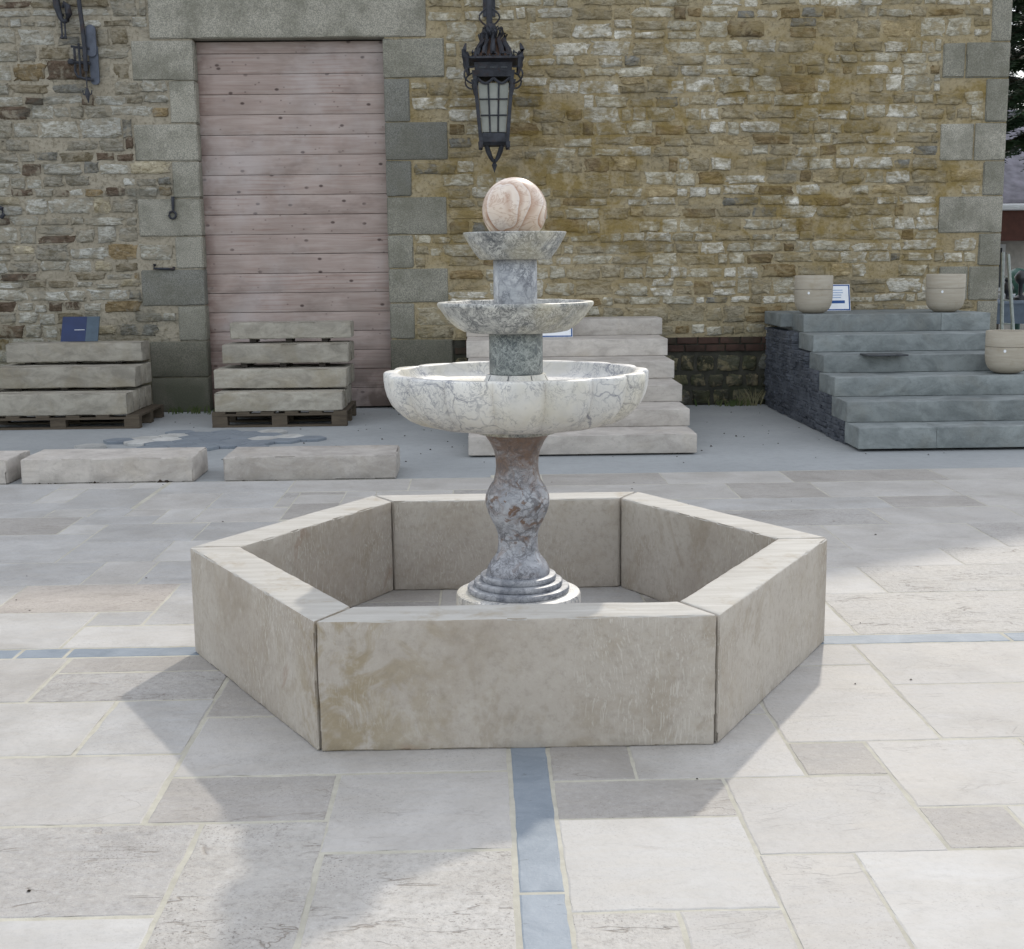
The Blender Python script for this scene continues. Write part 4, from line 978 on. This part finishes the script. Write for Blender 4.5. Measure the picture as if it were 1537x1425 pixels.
hk = thing('forked_hook', (-4.11, WY-.03, 3.66), 'forked iron hook with two curled horns beside the wall bracket', 'hook')
mb = MB(); mb.add(*tube([(-4.16, WY-.07, 4.14), (-4.15, WY-.07, 3.98), (-4.125, WY-.07, 3.87), (-4.10, WY-.07, 3.825)], .036, 8, (1, 1, .7, .5))); mb.add(*tube([(-4.10, WY-.07, 3.825), (-4.06, WY-.07, 3.84), (-4.04, WY-.07, 3.90), (-4.05, WY-.07, 3.97), (-4.08, WY-.07, 4.0), (-4.10, WY-.07, 3.96)], .034, 8, (.5, .7, 1, 1, .7, .3)))
mb.ob('horn', M['iron'], hk, 40)
mb = MB()
for x in (-4.118, -4.085): mb.add(*tube([(x, WY-.07, 3.83), (x, WY-.07, 3.71), (x-.004, WY-.075, 3.67)], .012, 6, (.8, .8, 1.6)))
mb.add(*tube([(-4.12, WY-.07, 3.90), (-4.12, WY-.0, 3.90)], .014, 6)); mb.ob('prong', M['iron'], hk, 40)
hp = thing('hinge_hook', (-3.16, WY-.03, 1.92), 'rusty iron ring hook on a granite jamb block of the door', 'hook')
mb = MB(); mb.add(*tube([(-3.14, WY-.03, 2.16), (-3.142, WY-.035, 2.02)], .016, 6, (1.2, .9))); mb.add(*tube([(-3.15+.034*math.cos(a), WY-.035, 1.98+.036*math.sin(a)) for a in [k*.52 for k in range(13)]], .012, 6)); mb.add(*tube([(-3.14, WY-.03, 2.13), (-3.14, WY+.0, 2.13)], .015, 6)); mb.ob('ring', M['iron'], hp, 40)
h2 = thing('iron_cramp', (-3.25, WY-.03, 1.44), 'small rusty iron cramp low on the barn wall beside the door jamb', 'cramp')
mb = MB(); mb.add(*tube([(-3.36, WY-.03, 1.50), (-3.365, WY-.035, 1.455), (-3.30, WY-.035, 1.452), (-3.16, WY-.03, 1.448)], .014, 6)); mb.add(*tube([(-3.17, WY-.03, 1.46), (-3.17, WY, 1.46)], .014, 6)); mb.add(*tube([(-3.36, WY-.03, 1.49), (-3.36, WY, 1.49)], .013, 6)); mb.ob('bar', M['iron'], h2, 40)
h3 = thing('wall_clip', (-4.83, WY-.03, 1.98), 'rusty iron clip on the barn wall above the kerb stack', 'bracket')
mb = MB(); mb.add(*tube([(-4.88, WY-.04, 2.08), (-4.83, WY-.05, 2.06), (-4.82, WY-.05, 2.0), (-4.85, WY-.04, 1.97)], .02, 6)); mb.add(*tube([(-4.86, WY-.04, 2.06), (-4.86, WY, 2.06)], .018, 6)); mb.ob('clip', M['iron'], h3, 40)

# ------------------------------------------------------------------ beyond the barn corner
ld = thing('ladder', (5.6, 13.85, 0), 'grey metal ladder leaning by the corner of the barn', 'ladder')
A0, A1 = Vector((5.50, 13.75, 0)), Vector((5.68, 14.35, 1.52)); B0, B1 = Vector((5.66, 13.70, 0)), Vector((5.72, 14.3, 1.5))
for a, b in ((A0, A1), (B0, B1)): ob('rail', *tube([a, b], .019, 6), M['ladder'], ld)
for k in range(1, 6): ob('rung', *tube([A0.lerp(A1, k/6), B0.lerp(B1, k/6)], .009, 6), M['ladder'], ld)
tr = thing('display_trough', (7.7, 18.0, 0), 'blue-grey zinc trough on a dark stand beyond the barn corner', 'trough')
mb = MB(); V = [(6.9, 17.7, .56), (8.7, 17.7, .56), (8.7, 18.4, .56), (6.9, 18.4, .56), (6.8, 17.6, .84), (8.8, 17.6, .84), (8.8, 18.5, .84), (6.8, 18.5, .84)]
mb.add(V, [(0, 3, 2, 1), (4, 5, 6, 7), (0, 1, 5, 4), (1, 2, 6, 5), (2, 3, 7, 6), (3, 0, 4, 7)]); mb.box(6.77, 8.83, 17.57, 18.53, .8405, .87); mb.ob('tank', M['trough'], tr)
for x in (6.95, 8.6):
    for y in (17.75, 18.3): ob('leg', *boxVF(x-.05, x+.05, y-.05, y+.05, 0, .559), M['batten'], tr)
ob('shelf', *boxVF(6.85, 8.7, 17.65, 18.4, .30, .34), M['batten'], tr)
def figurine(x, y, z, s, label, mat, pr, cat='ornament'):
    V, F = lathe([(r*s, z+h_*s) for r, h_ in pr], x, y, 20); tag(ob(cat, V, F, mat, smooth=50), label, cat)
URN = [(0, 0), (.16, 0), (.16, .05), (.07, .10), (.06, .2), (.15, .3), (.19, .42), (.14, .55), (.09, .62), (.13, .68), (.10, .75), (.05, .82), (0, .85)]
figurine(7.16, 17.85, .8702, .42, 'dark bronze urn ornament standing on the zinc trough', M['bronze'], URN)
figurine(7.42, 18.05, .8702, .62, 'tall dark ornament beside the bronze urn on the zinc trough', M['bronze'], [(0, 0), (.14, 0), (.14, .06), (.05, .12), (.05, .35), (.12, .42), (.15, .52), (.10, .6), (.04, .66), (0, .67)])
figurine(7.72, 18.9, 0, 1.08, 'green bronze domed ornament on a post behind the trough', M['greenmetal'], [(0, 0), (.14, 0), (.14, .08), (.06, .14), (.06, .85), (.10, .9), (.15, .95), (.16, 1.05), (.12, 1.15), (.06, 1.2), (0, 1.21)])
for k, (x, lab) in enumerate(((7.32, 'white basin on the zinc trough beside the bronze urn'), (7.9, 'white basin on the zinc trough past the tall ornament'))):
    V, F = lathe([(0, .8702), (.07, .8702), (.11, .90), (.13, .95), (.12, .95), (.10, .91), (0, .89)], x, 18.3, 24); tag(ob('white_basin', V, F, M['white'], smooth=50), lab, 'basin')
bl = thing('far_shed', (10.5, 25, 0), 'far shed with slate roof, dark red fascia and pale walls', 'shed')
ob('wall', *boxVF(7.5, 16, 25.2, 30, 0, 2.25), M['render'], bl)
mb = MB(); mb.add([(7.0, 24.0, 2.36), (16.5, 24.0, 2.36), (16.5, 27.6, 4.4), (7.0, 27.6, 4.4), (7.0, 31, 2.36), (16.5, 31, 2.36), (7.0, 24.0, 2.44), (16.5, 24.0, 2.44), (16.5, 27.6, 4.48), (7.0, 27.6, 4.48), (7.0, 31, 2.44), (16.5, 31, 2.44)], [(6, 7, 8, 9), (9, 8, 11, 10), (0, 3, 2, 1), (3, 4, 5, 2), (0, 1, 7, 6), (5, 4, 10, 11), (0, 6, 9, 3), (3, 9, 10, 4), (1, 2, 8, 7), (2, 5, 11, 8)]); rf = mb.ob('roof', M['slate_roof'], bl)
ob('gutter', *tube([(7.0, 23.93, 2.36), (16.5, 23.93, 2.36)], .06, 8), M['white'], bl)
ob('fascia', *boxVF(7.0, 16.4, 24.1, 24.2, 1.75, 2.32), M['red_fascia'], bl)
for x in (7.9, 9.05, 10.3, 12): ob('post', *boxVF(x-.08, x+.08, 24.12, 24.28, 0, 1.75), M['render'], bl)
for x in (9.6, 11): 
    wn_ = ob('window', *boxVF(x-.4, x+.4, 25.14, 25.2, .8, 1.7), M['white'], bl); ob('pane', *boxVF(x-.33, x+.33, 25.125, 25.138, .87, 1.63), M['darkslate'], wn_)
# conifers
def conifer(x, y, hgt, rad, zlow, label, seed):
    r = random.Random(seed); t = thing('conifer_tree', (x, y, 0), label, 'tree')
    ob('trunk', *tube([(x, y, 0), (x+.05, y, hgt*.5), (x, y, hgt)], .2, 10, (1, .6, .1)), M['bark'], t, 60)
    V = []; F = []; LV = MB()
    nb = 150
    for k in range(nb):
        f = (k+r.random())/nb; z = zlow+(hgt-zlow)*f; a = k*2.39996+r.uniform(-.3, .3); L = rad*(1-f)**.8*r.uniform(.75, 1.15)+.25
        d = Vector((math.cos(a), math.sin(a), 0)); side = Vector((-d.y, d.x, 0)); pts = []
        for q_ in range(7): s_ = q_/6; pts.append(Vector((x, y, z))+d*L*s_+Vector((0, 0, .12*L*s_-.42*L*s_*s_)))
        LV.add(*tube(pts, .03, 4, [1-.8*q_/6 for q_ in range(7)]))
        for q_ in range(int(75*L)+20):
            s_ = r.uniform(.12, 1.0); i = min(5, int(s_*6)); p = pts[i].lerp(pts[i+1], s_*6-i)
            sg = r.choice((-1, 1)); tl = r.uniform(.18, .42)*(1.15-s_*.5)
            td = (side*sg*r.uniform(.5, 1)+d*r.uniform(.2, .9)+Vector((0, 0, r.uniform(-.7, .05)))).normalized()
            wv = td.cross(Vector((0, 0, 1))).normalized()*tl*.3; n0 = len(V)
            for h_ in range(5):
                o_ = p+td*tl*(h_/5)
                for g_ in (-1, 1):
                    n0 = len(V); tip = o_+wv*g_*(1.25-h_*.15)+td*tl*.22+Vector((0, 0, r.uniform(-.02, .02)))
                    V += [tuple(o_), tuple(o_+td*tl*.17), tuple(tip)]; F.append((n0, n0+1, n0+2))
    LV.ob('limbs', M['bark'], t); ob('crown', V, F, M['conifer'], t)
conifer(9.7, 21.5, 10.5, 2.4, 3.3, 'tall dark conifer with drooping branches beyond the barn corner', 4)
conifer(12.6, 33.0, 12, 2.6, 1.5, 'darker conifer standing behind the far shed roof', 9)

# ------------------------------------------------------------------ weeds, dry grass and litter
def tuft(x, y, n, h_, sp, mat, name, label, cat, seed):
    r = random.Random(seed); V = []; F = []
    for k in range(n):
        a = r.uniform(0, 6.28); bx, by = x+r.gauss(0, sp), y+r.gauss(0, sp*.4); L = h_*r.uniform(.5, 1); w_ = r.uniform(.003, .008); dx, dy = math.cos(a)*L*.5, -abs(math.sin(a))*L*.35
        n0 = len(V)
        V += [(bx-w_, by, 0), (bx+w_, by, 0), (bx+dx*.4+w_, by+dy*.4, L*.6), (bx+dx*.4-w_, by+dy*.4, L*.6), (bx+dx, by+dy, L)]
        F += [(n0, n0+1, n0+2, n0+3), (n0+3, n0+2, n0+4)]
    tag(ob(name, V, F, mat), label, cat, kind='stuff')
tuft(2.66, 13.12, 22, .22, .06, M['drygrass'], 'dry_grass_tuft', 'dry grass tuft at the wall foot against the slate flank', 'grass', 1)
tuft(2.45, 13.12, 50, .09, .12, M['weed'], 'weed_tuft', 'low green weeds at the wall foot between the two flights of steps', 'weed', 2)
tuft(-3.05, 13.05, 40, .10, .12, M['weed'], 'weed_tuft', 'low weeds at the foot of the granite door jamb', 'weed', 3)
mb = MB(); r = random.Random(21)
def bit(x, y, z, s):
    V = []
    for k in range(5): a = k*1.256+r.random()*.5; V.append((x+s*math.cos(a)*r.uniform(.6, 1), y+s*math.sin(a)*r.uniform(.4, .9), z+r.uniform(0, s*.25)))
    V.append((x, y, z+s*r.uniform(.4, .9))); mb.add(V, [(k, (k+1) % 5, 5) for k in range(5)]+[(4, 3, 2, 1, 0)])
for x0, x1, y, n, s in ((-3.2, -2.1, 8.835, 26, .016), (-2.75, -2.72, 8.83, 6, .03), (-2.3, -2.24, 8.825, 9, .03), (-1.8, -.7, 8.85, 14, .012), (-1.55, -1.45, 8.84, 5, .02)):
    for k in range(n): bit(r.uniform(x0, x1), y+r.uniform(-.015, .01), .002 if y > 8.82 else .013, s*r.uniform(.5, 1.2))
for k in range(150): bit(r.uniform(-3.4, 4.0), r.uniform(9.4, 13.0), .001, r.uniform(.006, .014))
for k in range(40): 
    u, v = r.uniform(-3, 3), r.uniform(-2.2, 3.9); X, Y = uvw(u, v)
    if math.hypot(u, v) > 1.3: bit(X, Y, PZ+.0015, r.uniform(.004, .009))
lo = mb.ob('leaf_litter', M['litter']); tag(lo, 'scattered dead leaf scraps and grit on the yard and paving', 'litter', kind='stuff')
